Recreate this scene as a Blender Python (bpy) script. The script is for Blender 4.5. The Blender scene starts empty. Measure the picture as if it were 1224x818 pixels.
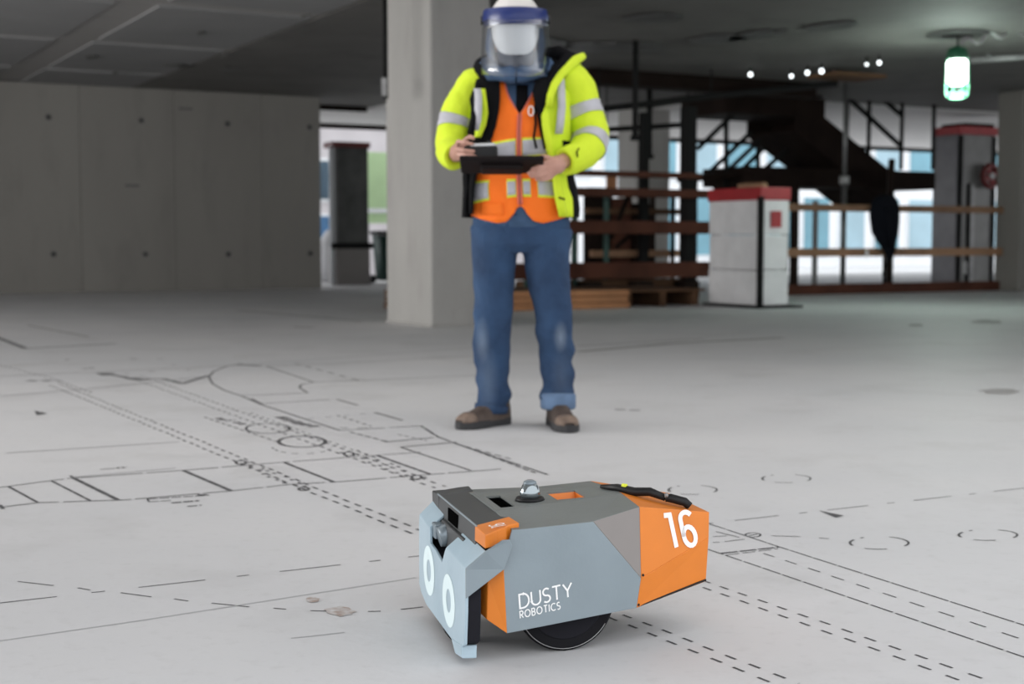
import bpy, bmesh, math, random
from mathutils import Vector, Matrix, noise as mnoise
random.seed(7)
S = bpy.context.scene
COL = S.collection
PI = math.pi

# ------------------------------------------------------------------ camera, sky, exposure
CAM_H = 0.79
PITCH = math.atan(121 / 1700)
cam_d = bpy.data.cameras.new('camera')
cam = bpy.data.objects.new('camera', cam_d)
COL.objects.link(cam)
cam.location = (0, 0, CAM_H)
cam.rotation_euler = (PI / 2 - PITCH, 0, 0)
cam_d.sensor_width = 36
cam_d.lens = 50
cam_d.clip_end = 500
cam_d.dof.use_dof = True
cam_d.dof.focus_distance = 2.75
cam_d.dof.aperture_fstop = 4.5
S.camera = cam

world = bpy.data.worlds.new('overcast_sky')
S.world = world
world.use_nodes = True
wn = world.node_tree
wn.nodes.clear()
w_out = wn.nodes.new('ShaderNodeOutputWorld')
w_bg = wn.nodes.new('ShaderNodeBackground')
w_tc = wn.nodes.new('ShaderNodeTexCoord')
w_sep = wn.nodes.new('ShaderNodeSeparateXYZ')
w_cr = wn.nodes.new('ShaderNodeValToRGB')
w_cr.color_ramp.elements[0].position = 0.0
w_cr.color_ramp.elements[0].color = (0.95, 0.97, 1.0, 1)
w_cr.color_ramp.elements[1].position = 1.0
w_cr.color_ramp.elements[1].color = (0.97, 0.98, 1.0, 1)
wn.links.new(w_tc.outputs['Generated'], w_sep.inputs[0])
wn.links.new(w_sep.outputs['Z'], w_cr.inputs[0])
wn.links.new(w_cr.outputs[0], w_bg.inputs[0])
wn.links.new(w_bg.outputs[0], w_out.inputs[0])
w_bg.inputs[1].default_value = 1.0

S.view_settings.view_transform = 'Standard'
S.view_settings.look = 'None'
S.view_settings.gamma = 1
S.view_settings.use_curve_mapping = False
S.view_settings.exposure = 0.95
S.cycles.max_bounces = 10
S.cycles.diffuse_bounces = 6
S.cycles.transparent_max_bounces = 16
S.cycles.use_denoising = True



def area(name, loc, aim, sx, sy, power, col=(1, 0.98, 0.96)):
    d = bpy.data.lights.new(name, 'AREA')
    d.shape = 'RECTANGLE'
    d.size, d.size_y = sx, sy
    d.energy = power
    d.color = col
    o = bpy.data.objects.new(name, d)
    COL.objects.link(o)
    o.location = loc
    o.rotation_euler = (Vector(aim) - Vector(loc)).to_track_quat('-Z', 'Y').to_euler()
    return o


area('overhead_fill', (0.5, 6.6, 3.08), (0.5, 6.8, 0), 9, 5, 72)  # unseen fill lamp, added to brighten the middle of the floor
area('daylight_from_left_bay', (-11.5, 6.5, 1.7), (0, 11.5, 1.2), 9, 2.6, 500)

# ------------------------------------------------------------------ places
FPX = 1700.0
C_FW = Vector((0, math.cos(PITCH), -math.sin(PITCH)))
C_UP = Vector((0, math.sin(PITCH), math.cos(PITCH)))


def ray(u, v):
    return C_FW + Vector((1, 0, 0)) * ((u - 612) / FPX) - C_UP * ((v - 409) / FPX)


def on_z(u, v, z=0.0):
    d = ray(u, v)
    return Vector((0, 0, CAM_H)) + d * ((z - CAM_H) / d.z)


def at_y(u, v, y):
    d = ray(u, v)
    return Vector((0, 0, CAM_H)) + d * (y / d.y)


PHI = math.radians(28.7)          # the building's own axes
EA = Vector((-math.sin(PHI), math.cos(PHI), 0))
EB = Vector((math.cos(PHI), math.sin(PHI), 0))


def bf(a, b, z=0.0):
    p = EA * a + EB * b
    return Vector((p.x, p.y, z))


# ------------------------------------------------------------------ materials
def mat(name, col, rough=0.6, metal=0.0, var=0.0, scale=6.0, col2=None, bump=0.0, bscale=40.0, bdist=0.01, detail=6.0, spec=0.5, sheen=0.0, emit=None, estr=0.0, coat=0.0):
    m = bpy.data.materials.new(name)
    m.use_nodes = True
    nt = m.node_tree
    b = nt.nodes['Principled BSDF']
    b.inputs['Base Color'].default_value = (*col, 1)
    b.inputs['Roughness'].default_value = rough
    b.inputs['Metallic'].default_value = metal
    b.inputs['Specular IOR Level'].default_value = spec
    if sheen:
        b.inputs['Sheen Weight'].default_value = sheen
    if coat:
        b.inputs['Coat Weight'].default_value = coat
    if emit:
        b.inputs['Emission Color'].default_value = (*emit, 1)
        b.inputs['Emission Strength'].default_value = estr
    tc = nt.nodes.new('ShaderNodeTexCoord')
    if var or col2:
        n = nt.nodes.new('ShaderNodeTexNoise')
        n.inputs['Scale'].default_value = scale
        n.inputs['Detail'].default_value = detail
        nt.links.new(tc.outputs['Object'], n.inputs['Vector'])
        r = nt.nodes.new('ShaderNodeValToRGB')
        c2 = col2 or tuple(c * (1 - var) for c in col)
        r.color_ramp.elements[0].position = 0.32
        r.color_ramp.elements[0].color = (*c2, 1)
        r.color_ramp.elements[1].position = 0.66
        r.color_ramp.elements[1].color = (*col, 1)
        nt.links.new(n.outputs['Fac'], r.inputs[0])
        nt.links.new(r.outputs[0], b.inputs['Base Color'])
    if bump:
        n2 = nt.nodes.new('ShaderNodeTexNoise')
        n2.inputs['Scale'].default_value = bscale
        n2.inputs['Detail'].default_value = 5
        nt.links.new(tc.outputs['Object'], n2.inputs['Vector'])
        bp = nt.nodes.new('ShaderNodeBump')
        bp.inputs['Strength'].default_value = bump
        bp.inputs['Distance'].default_value = bdist
        nt.links.new(n2.outputs['Fac'], bp.inputs['Height'])
        nt.links.new(bp.outputs[0], b.inputs['Normal'])
    return m


def concrete(name, base, dark, light, big=0.35, mid=2.5, fine=30.0, rough=0.8, stretch=(1, 1, 1), streak=0.35):
    m = bpy.data.materials.new(name)
    m.use_nodes = True
    nt = m.node_tree
    b = nt.nodes['Principled BSDF']
    tc = nt.nodes.new('ShaderNodeTexCoord')
    mp = nt.nodes.new('ShaderNodeMapping')
    mp.inputs['Scale'].default_value = stretch
    nt.links.new(tc.outputs['Object'], mp.inputs[0])

    def nz(sc, det, rg=0.55):
        n = nt.nodes.new('ShaderNodeTexNoise')
        n.inputs['Scale'].default_value = sc
        n.inputs['Detail'].default_value = det
        n.inputs['Roughness'].default_value = rg
        nt.links.new(mp.outputs[0], n.inputs['Vector'])
        return n

    def mix(fac, c1, c2):
        x = nt.nodes.new('ShaderNodeMix')
        x.data_type = 'RGBA'
        nt.links.new(fac, x.inputs['Factor'])
        for s, i in ((c1, 6), (c2, 7)):
            if isinstance(s, tuple):
                x.inputs[i].default_value = (*s, 1)
            else:
                nt.links.new(s, x.inputs[i])
        return x.outputs[2]

    def ramp(o, p0, p1, v0=0.0, v1=1.0):
        r = nt.nodes.new('ShaderNodeMapRange')
        r.inputs[1].default_value = p0
        r.inputs[2].default_value = p1
        r.inputs[3].default_value = v0
        r.inputs[4].default_value = v1
        nt.links.new(o, r.inputs[0])
        return r.outputs[0]

    n1, n2, n3 = nz(big, 5), nz(mid, 8, 0.62), nz(fine, 4)
    c = mix(ramp(n1.outputs['Fac'], 0.35, 0.68), base, light)
    c = mix(ramp(n2.outputs['Fac'], 0.52, 0.78, 0, streak), c, dark)
    c = mix(ramp(n3.outputs['Fac'], 0.55, 0.8, 0, 0.25), c, dark)
    nt.links.new(c, b.inputs['Base Color'])
    b.inputs['Roughness'].default_value = rough
    bp = nt.nodes.new('ShaderNodeBump')
    bp.inputs['Strength'].default_value = 0.25
    bp.inputs['Distance'].default_value = 0.004
    nt.links.new(n3.outputs['Fac'], bp.inputs['Height'])
    nt.links.new(bp.outputs[0], b.inputs['Normal'])
    return m


M = {}
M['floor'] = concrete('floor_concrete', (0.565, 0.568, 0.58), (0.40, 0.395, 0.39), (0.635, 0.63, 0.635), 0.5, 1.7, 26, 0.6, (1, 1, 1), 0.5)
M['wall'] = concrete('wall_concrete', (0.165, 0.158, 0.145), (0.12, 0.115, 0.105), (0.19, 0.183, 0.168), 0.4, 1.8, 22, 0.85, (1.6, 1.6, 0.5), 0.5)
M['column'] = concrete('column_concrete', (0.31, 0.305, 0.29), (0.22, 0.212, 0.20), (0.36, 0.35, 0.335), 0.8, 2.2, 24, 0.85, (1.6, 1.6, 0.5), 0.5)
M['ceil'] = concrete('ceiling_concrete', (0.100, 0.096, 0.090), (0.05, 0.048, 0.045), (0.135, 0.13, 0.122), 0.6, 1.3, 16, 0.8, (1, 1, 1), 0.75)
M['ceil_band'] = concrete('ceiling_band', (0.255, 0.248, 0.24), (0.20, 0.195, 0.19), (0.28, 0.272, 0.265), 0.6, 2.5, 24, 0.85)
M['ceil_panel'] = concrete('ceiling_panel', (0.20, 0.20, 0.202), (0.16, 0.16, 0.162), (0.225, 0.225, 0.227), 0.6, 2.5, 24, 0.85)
M['ink'] = mat('floor_ink', (0.09, 0.09, 0.095), 0.8, var=0.35, scale=60)
M['ink_far'] = mat('floor_ink_worn', (0.20, 0.20, 0.205), 0.8, var=0.4, scale=40)
M['ink_faint'] = mat('floor_line_faint', (0.34, 0.34, 0.35), 0.8, var=0.15, scale=20)
M['scratch'] = mat('floor_scratch', (0.44, 0.44, 0.45), 0.8, var=0.12, scale=20)
M['tyre_mark'] = mat('floor_tyre_mark', (0.38, 0.375, 0.37), 0.8, var=0.2, scale=5)
M['stain'] = mat('floor_stain', (0.33, 0.25, 0.21), 0.8, scale=45, col2=(0.56, 0.55, 0.55))
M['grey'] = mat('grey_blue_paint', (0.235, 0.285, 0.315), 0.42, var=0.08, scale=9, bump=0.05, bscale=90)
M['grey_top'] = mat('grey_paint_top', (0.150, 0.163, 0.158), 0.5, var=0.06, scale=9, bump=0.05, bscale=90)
M['face'] = mat('pale_blue_paint', (0.40, 0.51, 0.58), 0.38, col2=(0.34, 0.45, 0.52), scale=7, bump=0.06, bscale=60)
M['dark'] = mat('charcoal_paint', (0.040, 0.043, 0.045), 0.45, var=0.1, scale=8)
M['black'] = mat('black_plastic', (0.008, 0.008, 0.009), 0.5, spec=0.3)
M['foam'] = mat('black_foam', (0.014, 0.014, 0.018), 0.9, spec=0.15)
M['rubber'] = mat('black_rubber', (0.010, 0.010, 0.012), 0.85, spec=0.15)
M['orange'] = mat('orange_paint', (0.70, 0.20, 0.018), 0.45, var=0.08, scale=12)
M['taupe'] = mat('taupe_paint', (0.235, 0.215, 0.205), 0.5, var=0.06, scale=10)
M['white_print'] = mat('white_print', (0.86, 0.86, 0.86), 0.6)
M['void'] = mat('matt_black_void', (0.003, 0.003, 0.003), 1.0, spec=0.0)
M['ring'] = mat('pale_ring_paint', (0.70, 0.83, 0.85), 0.5)
M['glass_lens'] = mat('prism_glass', (0.30, 0.34, 0.36), 0.14, metal=0.8)
M['lens'] = mat('lens_housing', (0.20, 0.24, 0.27), 0.3, metal=0.3)
M['steel'] = mat('worn_steel', (0.16, 0.16, 0.16), 0.5, metal=0.6, var=0.3, scale=8)
M['galv'] = mat('galvanised_steel', (0.35, 0.35, 0.35), 0.5, metal=0.3, var=0.3, scale=8)
M['dark_steel'] = mat('dark_primed_steel', (0.016, 0.010, 0.008), 0.9, var=0.4, scale=3, spec=0.1)
M['black_steel'] = mat('black_steel', (0.009, 0.009, 0.009), 0.8, spec=0.15)
M['green_steel'] = mat('dark_green_steel', (0.012, 0.045, 0.036), 0.6)
M['timber_red'] = mat('red_brown_timber', (0.085, 0.03, 0.018), 0.85, var=0.4, scale=3, spec=0.2)
M['timber'] = mat('raw_timber', (0.34, 0.19, 0.105), 0.75, var=0.35, scale=3)
M['timber_mid'] = mat('brown_timber', (0.25, 0.14, 0.08), 0.8, var=0.35, scale=3)
M['timber_old'] = mat('grey_brown_timber', (0.13, 0.07, 0.038), 0.85, var=0.4, scale=3, spec=0.2)
M['ply'] = mat('orange_ply', (0.42, 0.19, 0.08), 0.75, var=0.3, scale=4)
M['wrap'] = mat('white_plastic_wrap', (0.74, 0.74, 0.75), 0.35, var=0.12, scale=4, bump=0.5, bscale=7)
M['wrap_grey'] = mat('grey_plastic_wrap', (0.18, 0.18, 0.175), 0.35, var=0.2, scale=3, bump=0.5, bscale=6)
M['wrap_dull'] = mat('dull_plastic_wrap', (0.125, 0.12, 0.135), 0.3, var=0.25, scale=3, bump=0.5, bscale=6)
M['red'] = mat('red_tape', (0.36, 0.02, 0.025), 0.5, var=0.15, scale=6)
M['dark_red'] = mat('dark_red_paint', (0.16, 0.015, 0.015), 0.5, var=0.2, scale=6)
M['bag'] = mat('black_cloth', (0.005, 0.006, 0.009), 0.95, bump=0.4, bscale=14, spec=0.1)
M['facade'] = mat('white_facade', (0.78, 0.80, 0.82), 0.8, var=0.08, scale=0.8)
M['pane'] = mat('blue_glass_pane', (0.16, 0.36, 0.45), 0.25, var=0.35, scale=0.35)
M['pane2'] = mat('pale_blue_pane', (0.34, 0.50, 0.58), 0.3, var=0.25, scale=0.5)
M['pane_dark'] = mat('dark_blue_pane', (0.06, 0.10, 0.14), 0.25, var=0.35, scale=0.8)
M['outside'] = concrete('outside_paving', (0.60, 0.60, 0.60), (0.5, 0.5, 0.5), (0.66, 0.66, 0.66), 0.2, 1, 12)
M['green_sheet'] = mat('pale_green_sheet', (0.46, 0.64, 0.36), 0.7, var=0.1, scale=2)
M['dark_pillar'] = mat('dark_wrapped_pillar', (0.085, 0.085, 0.082), 0.55, var=0.45, scale=3)
M['white_bag'] = mat('white_woven_bag', (0.7, 0.7, 0.72), 0.8, bump=0.5, bscale=8)
M['blue_print'] = mat('blue_sheet', (0.05, 0.14, 0.28), 0.6)
# person
M['skin'] = mat('skin', (0.47, 0.25, 0.19), 0.5, var=0.12, scale=25)
M['hi_vis'] = mat('hi_vis_yellow', (0.62, 0.78, 0.02), 0.75, var=0.06, scale=10, bump=0.7, bscale=12, bdist=0.02)
M['vest'] = mat('hi_vis_orange', (0.98, 0.175, 0.003), 0.75, var=0.06, scale=10, bump=0.7, bscale=12, bdist=0.02)
M['zip'] = mat('salmon_zip', (0.72, 0.16, 0.10), 0.7)
M['silver'] = mat('silver_reflective', (0.46, 0.46, 0.50), 0.5, var=0.14, scale=18, bump=0.2, bscale=40)
M['lime_edge'] = mat('lime_edging', (0.75, 0.80, 0.05), 0.7)
M['lining'] = mat('black_lining', (0.006, 0.006, 0.007), 0.95, bump=0.4, bscale=20, spec=0.1)
M['hoodie'] = mat('blue_cotton', (0.05, 0.10, 0.19), 0.9, var=0.3, scale=12, bump=0.5, bscale=30)
M['denim_light'] = mat('faded_denim', (0.12, 0.19, 0.31), 0.9, var=0.2, scale=25)
M['boot'] = mat('brown_leather', (0.040, 0.026, 0.020), 0.65, col2=(0.10, 0.072, 0.058), scale=10, bump=0.3, bscale=40)
M['boot_toe'] = mat('scuffed_toe', (0.24, 0.17, 0.13), 0.7, var=0.5, scale=20)
M['sole'] = mat('boot_sole', (0.03, 0.03, 0.032), 0.8)
M['helmet'] = mat('white_helmet', (0.62, 0.60, 0.58), 0.4)
M['blue_plastic'] = mat('blue_plastic', (0.004, 0.018, 0.125), 0.35)
M['mask'] = mat('grey_mask', (0.13, 0.13, 0.145), 0.9, bump=0.3, bscale=40)
M['eye'] = mat('eye_white', (0.7, 0.7, 0.68), 0.2)
M['tablet'] = mat('black_tablet_case', (0.009, 0.006, 0.006), 0.7, spec=0.15)
M['screen_white'] = mat('pale_device_top', (0.62, 0.63, 0.64), 0.4)


def denim():
    m = mat('blue_denim', (0.026, 0.064, 0.14), 0.92, col2=(0.012, 0.032, 0.078), scale=7, bump=0.9, bscale=13, bdist=0.022)
    nt = m.node_tree
    b = nt.nodes['Principled BSDF']
    old = b.inputs['Base Color'].links[0].from_socket
    tc = nt.nodes.new('ShaderNodeTexCoord')
    prev = old
    for c, r, k in (((0.175, -0.10, 0.385), (0.034, 0.2, 0.075), 0.42), ((-0.155, -0.08, 0.37), (0.035, 0.2, 0.11), 0.28), ((-0.13, -0.08, 0.20), (0.05, 0.2, 0.16), 0.16), ((0.18, -0.1, 0.22), (0.05, 0.2, 0.16), 0.10)):
        mp = nt.nodes.new('ShaderNodeMapping')
        mp.inputs['Location'].default_value = [-c[i] / r[i] for i in range(3)]
        mp.inputs['Scale'].default_value = [1 / r[i] for i in range(3)]
        nt.links.new(tc.outputs['Object'], mp.inputs[0])
        ln = nt.nodes.new('ShaderNodeVectorMath')
        ln.operation = 'LENGTH'
        nt.links.new(mp.outputs[0], ln.inputs[0])
        mr = nt.nodes.new('ShaderNodeMapRange')
        mr.inputs[1].default_value = 1.0
        mr.inputs[2].default_value = 0.1
        mr.inputs[3].default_value = 0
        mr.inputs[4].default_value = k
        nt.links.new(ln.outputs['Value'], mr.inputs[0])
        x = nt.nodes.new('ShaderNodeMix')
        x.data_type = 'RGBA'
        nt.links.new(mr.outputs[0], x.inputs['Factor'])
        nt.links.new(prev, x.inputs[6])
        x.inputs[7].default_value = (0.30, 0.36, 0.44, 1)
        prev = x.outputs[2]
    nt.links.new(prev, b.inputs['Base Color'])
    return m


M['denim'] = denim()
M['site_clad'] = mat('grey_white_cladding', (0.58, 0.55, 0.57), 0.7, var=0.15, scale=1.5)
M['soffit_daylit'] = concrete('daylit_soffit', (0.62, 0.61, 0.60), (0.5, 0.49, 0.48), (0.68, 0.67, 0.66), 0.5, 2, 20)  # paler than the other ceiling concrete: daylight put into the colour


def clear_sheet(name, tint, gl):
    m = bpy.data.materials.new(name)
    m.use_nodes = True
    nt = m.node_tree
    nt.nodes.clear()
    o = nt.nodes.new('ShaderNodeOutputMaterial')
    t = nt.nodes.new('ShaderNodeBsdfTransparent')
    t.inputs[0].default_value = (*tint, 1)
    g = nt.nodes.new('ShaderNodeBsdfGlossy')
    g.inputs['Roughness'].default_value = 0.12
    f = nt.nodes.new('ShaderNodeLayerWeight')
    f.inputs['Blend'].default_value = gl
    x = nt.nodes.new('ShaderNodeMixShader')
    nt.links.new(f.outputs['Facing'], x.inputs[0])
    nt.links.new(t.outputs[0], x.inputs[1])
    nt.links.new(g.outputs[0], x.inputs[2])
    nt.links.new(x.outputs[0], o.inputs[0])
    return m


M['shield'] = clear_sheet('clear_shield', (0.93, 0.95, 0.97), 0.22)
M['lamp_glass'] = mat('glowing_lamp', (0.9, 1.0, 0.95), 0.4, emit=(0.80, 1.0, 0.90), estr=7.0)
M['spot_glow'] = mat('small_spot_glow', (1, 1, 1), 0.4, emit=(0.90, 0.97, 1.0), estr=1.6)
M['green_cage'] = mat('green_cage_plastic', (0.02, 0.12, 0.06), 0.5)


# ------------------------------------------------------------------ mesh building
class MB:
    def __init__(self):
        self.v, self.f, self.m, self.sm = [], [], [], []

    def add(self, vs, fs, mi=0, smooth=False):
        o = len(self.v)
        self.v += [Vector(p) for p in vs]
        for f in fs:
            self.f.append([i + o for i in f])
            self.m.append(mi)
            self.sm.append(smooth)

    def box(self, c, s, rot=None, mi=0):
        c = Vector(c)
        R = rot.to_3x3() if rot else Matrix.Identity(3)
        vs = [c + R @ Vector((x * s[0] / 2, y * s[1] / 2, z * s[2] / 2)) for x in (-1, 1) for y in (-1, 1) for z in (-1, 1)]
        self.add(vs, [(0, 1, 3, 2), (4, 6, 7, 5), (0, 4, 5, 1), (2, 3, 7, 6), (0, 2, 6, 4), (1, 5, 7, 3)], mi)

    def frame_box(self, o, ex, ey, ez, mi=0):
        """box from corner o along three edge vectors"""
        o = Vector(o)
        vs = [o + ex * i + ey * j + ez * k for i in (0, 1) for j in (0, 1) for k in (0, 1)]
        self.add(vs, [(0, 1, 3, 2), (4, 6, 7, 5), (0, 4, 5, 1), (2, 3, 7, 6), (0, 2, 6, 4), (1, 5, 7, 3)], mi)

    def bar(self, p, q, w, h, mi=0):
        p, q = Vector(p), Vector(q)
        d = (q - p).normalized()
        s = d.cross(Vector((0, 0, 1)))
        if s.length < 1e-3:
            s = EB.copy()
        s.normalize()
        t = s.cross(d).normalized()
        self.frame_box(p - s * w / 2 - t * h / 2, q - p, s * w, t * h, mi)

    def tube(self, pts, rads, n=10, mi=0, cap=True, flat=1.0, wob=0.0, wsc=8.0, ref=None):
        pts = [Vector(p) for p in pts]
        if not isinstance(rads, (list, tuple)):
            rads = [rads] * len(pts)
        o = len(self.v)
        prev = None
        for i, p in enumerate(pts):
            d = (pts[min(i + 1, len(pts) - 1)] - pts[max(i - 1, 0)]).normalized()
            if prev is None:
                a = Vector(ref) if ref else (Vector((0, 0, 1)) if abs(d.z) < 0.9 else Vector((0, 1, 0)))
            else:
                a = prev
            s = (a - d * a.dot(d)).normalized()
            prev = s
            t = d.cross(s)
            for k in range(n):
                an = 2 * PI * k / n
                dirv = s * math.cos(an) * flat + t * math.sin(an)
                q = p + dirv * rads[i]
                if wob:
                    q = q + dirv * wob * mnoise.noise(q * wsc)
                self.v.append(q)
        for i in range(len(pts) - 1):
            for k in range(n):
                k2 = (k + 1) % n
                self.f.append([o + i * n + k, o + i * n + k2, o + (i + 1) * n + k2, o + (i + 1) * n + k])
                self.m.append(mi)
                self.sm.append(True)
        if cap:
            for b, rev in ((o, True), (o + (len(pts) - 1) * n, False)):
                f = [b + k for k in range(n)]
                self.f.append(f[::-1] if rev else f)
                self.m.append(mi)
                self.sm.append(False)

    def cyl(self, p, q, r, n=16, mi=0):
        self.tube([p, q], r, n, mi)

    def ball(self, c, r, nu=14, nv=9, mi=0, zmin=-1.0, zmax=1.0):
        c = Vector(c)
        if not isinstance(r, (tuple, list)):
            r = (r, r, r)
        o = len(self.v)
        t0, t1 = math.asin(zmin), math.asin(zmax)
        for j in range(nv + 1):
            t = t0 + (t1 - t0) * j / nv
            for i in range(nu):
                a = 2 * PI * i / nu
                self.v.append(c + Vector((r[0] * math.cos(t) * math.cos(a), r[1] * math.cos(t) * math.sin(a), r[2] * math.sin(t))))
        for j in range(nv):
            for i in range(nu):
                i2 = (i + 1) % nu
                self.f.append([o + j * nu + i, o + j * nu + i2, o + (j + 1) * nu + i2, o + (j + 1) * nu + i])
                self.m.append(mi)
                self.sm.append(True)

    def plate(self, pts, t, mi=0):
        """polygon thickened by t against its normal"""
        pts = [Vector(p) for p in pts]
        nrm = Vector((0, 0, 0))
        for i in range(len(pts)):
            a, b = pts[i], pts[(i + 1) % len(pts)]
            nrm += (a - pts[0]).cross(b - pts[0])
        nrm.normalize()
        n = len(pts)
        self.add(pts + [p - nrm * t for p in pts],
                 [list(range(n)), list(range(2 * n - 1, n - 1, -1))] + [[i, i + n, (i + 1) % n + n, (i + 1) % n] for i in range(n)], mi)

    def grid(self, rows, mi=0, smooth=True, close=False, mfun=None):
        o = len(self.v)
        nr, nc = len(rows), len(rows[0])
        for r in rows:
            self.v += [Vector(p) for p in r]
        for i in range(nr - 1):
            for j in range(nc if close else nc - 1):
                j2 = (j + 1) % nc
                self.f.append([o + i * nc + j, o + i * nc + j2, o + (i + 1) * nc + j2, o + (i + 1) * nc + j])
                self.m.append(mfun(i, j) if mfun else mi)
                self.sm.append(smooth)

    def build(self, name, mats, parent=None, fix=True, bevel=0.0, solid=0.0, kind=None, remesh=0.0, subsurf=0, smooth_it=0, label=None):
        me = bpy.data.meshes.new(name)
        me.from_pydata([tuple(p) for p in self.v], [], self.f)
        if not isinstance(mats, (list, tuple)):
            mats = [mats]
        for x in mats:
            me.materials.append(M[x] if isinstance(x, str) else x)
        for p, mi, sm in zip(me.polygons, self.m, self.sm):
            p.material_index = mi
            p.use_smooth = sm
        if fix:
            b = bmesh.new()
            b.from_mesh(me)
            bmesh.ops.recalc_face_normals(b, faces=b.faces)
            b.to_mesh(me)
            b.free()
        me.update()
        ob = bpy.data.objects.new(name, me)
        COL.objects.link(ob)
        if parent:
            ob.parent = parent
        if kind:
            ob['kind'] = kind
        if label:
            ob['label'] = label
        if remesh:
            md = ob.modifiers.new('remesh', 'REMESH')
            md.mode = 'VOXEL'
            md.voxel_size = remesh
            md.use_smooth_shade = True
        if smooth_it:
            md = ob.modifiers.new('smooth', 'SMOOTH')
            md.iterations = smooth_it
            md.factor = 0.5
        if solid:
            md = ob.modifiers.new('solid', 'SOLIDIFY')
            md.thickness = solid
            md.offset = 0
        if bevel:
            md = ob.modifiers.new('bevel', 'BEVEL')
            md.width = bevel
            md.segments = 2
            md.limit_method = 'ANGLE'
        if subsurf:
            md = ob.modifiers.new('subsurf', 'SUBSURF')
            md.levels = subsurf
            md.render_levels = subsurf
        return ob


def tag(o, label, cat, group=None):
    o['label'] = label
    o['category'] = cat
    if group:
        o['group'] = group
    return o


def thing(name, label, cat, loc=(0, 0, 0), rz=0.0, group=None):
    o = bpy.data.objects.new(name, None)
    o.empty_display_size = 0.1
    COL.objects.link(o)
    o.location = loc
    o.rotation_euler = (0, 0, rz)
    return tag(o, label, cat, group)


def copy_tree(o, parent=None):
    c = o.copy()
    COL.objects.link(c)
    if parent:
        c.parent = parent
    for ch in list(o.children):
        copy_tree(ch, c)
    return c


RB = Matrix.Rotation(PHI, 3, 'Z')       # building turn
Z1 = Vector((0, 0, 1))
CEIL = 3.15
A_FAR = 27.0
A_NEAR = -14.0

# ------------------------------------------------------------------ floor and its printed drawing
m = MB()
m.frame_box(bf(A_NEAR, -26, -0.3), EA * (A_FAR - A_NEAR), EB * 56, Z1 * 0.3)
floor = m.build('floor', 'floor', kind='structure')

m = MB()
m.frame_box(bf(A_FAR, -45, -0.8), EA * 45, EB * 100, Z1 * 0.5)
m.build('ground', 'outside', kind='structure')


def seg_ribbon(mb, p, q, w, z):
    p, q = Vector((p.x, p.y, z)), Vector((q.x, q.y, z))
    d = q - p
    if d.length < 1e-5:
        return
    s = Vector((-d.y, d.x, 0)).normalized() * (w / 2)
    mb.add([p - s, q - s, q + s, p + s], [(0, 1, 2, 3)])


zc = [0.0006]


def line(pxs, w=0.006, dash=None, mt='ink', closed=False, jit=0.0):
    """a printed line on the slab through floor points; dash = metres on, off, on, off ..."""
    zc[0] += 0.000006
    pts = [on_z(u, v) for u, v in pxs]
    if closed:
        pts.append(pts[0])
    mb = MB()
    if not dash:
        for a, b in zip(pts, pts[1:]):
            seg_ribbon(mb, a, b, w, zc[0])
    else:
        i, left, on = 0, dash[0], True
        for a, b in zip(pts, pts[1:]):
            L = (b - a).length
            s = 0.0
            while s < L:
                e = min(L, s + left)
                if on:
                    o = Vector((random.uniform(-jit, jit), random.uniform(-jit, jit), 0))
                    seg_ribbon(mb, a.lerp(b, s / L) + o, a.lerp(b, e / L) + o, w, zc[0])
                left -= e - s
                s = e
                if left <= 1e-6:
                    i += 1
                    left = dash[i % len(dash)]
                    on = (i % 2 == 0)
    mb.build('layout_line', mt, floor, fix=False)


def ell(cu, cv, ru, rv, a0=0, a1=360, n=36):
    return [(cu + ru * math.cos(math.radians(a0 + (a1 - a0) * i / n)), cv - rv * math.sin(math.radians(a0 + (a1 - a0) * i / n))) for i in range(n + 1)]


# long dash-dot grid line and the near marks
line([(-20, 723.5), (1240, 582)], 0.006, (0.155, 0.075, 0.03, 0.075))
for s in (((21, 695.5), (64, 700.5)), ((93, 703.2), (108, 705.8)), ((144, 709), (181, 714)), ((208, 716.4), (225, 719)), ((253, 721.5), (298, 726)), ((327, 727.5), (342, 728.8)),
          ((371, 730.5), (414, 731.8)), ((440, 731.4), (455, 731.2)), ((479, 729), (506, 726))):
    line(s, 0.0055)
line([(-10, 768), (170, 742), (497, 691)], 0.006, None, 'scratch')
line([(348, 763.5), (412, 756.5)], 0.006, None, 'scratch')
# right of the robot
line([(846, 626), (932, 654.4), (1240, 753)], 0.0055, (0.09, 0.006))
line([(846, 657), (1240, 791.5)], 0.0055, (0.07, 0.008))
line([(913, 662), (1224, 765.6)], 0.005, (0.045, 0.045), jit=0.001)
line([(862, 662), (932, 654.4)], 0.011, (0.05, 0.006))
line([(868, 664), (930, 656.5)], 0.005, (0.04, 0.01))
for off in ((840, 694, 1190, 817), (840, 702.5, 1165, 820)):
    line([(off[0], off[1]), (off[2], off[3])], 0.006, (0.032, 0.036), jit=0.0015)
for off in ((745, 735.5, 955, 818), (728, 738.5, 930, 820)):
    line([(off[0], off[1]), (off[2], off[3])], 0.006, (0.032, 0.036), jit=0.0015)
line(ell(900, 640, 9, 2.6), 0.006)
line([(895, 641), (905, 639)], 0.006)
for s in (((852, 642), (869, 641)), ((852, 649), (860, 648.6)), ((866, 648), (890, 645)), ((922, 641), (957, 642)), ((979, 643.7), (991, 644.2)), ((856, 636), (884, 643))):
    line(s, 0.005)
for cu, cv, ru, rv in ((828, 586, 29, 5.5), (940, 572.5, 29, 5), (1051, 649.5, 35, 7.5), (1181, 640, 35, 6.5)):
    line(ell(cu, cv, ru, rv, -30, 70, 12), 0.006)
    line(ell(cu, cv, ru, rv, 240, 285, 8), 0.006)
    line(ell(cu, cv, ru, rv, 150, 205, 8), 0.007)
    line(ell(cu, cv, ru, rv, 122, 130, 3), 0.007)
mb = MB()
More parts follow.
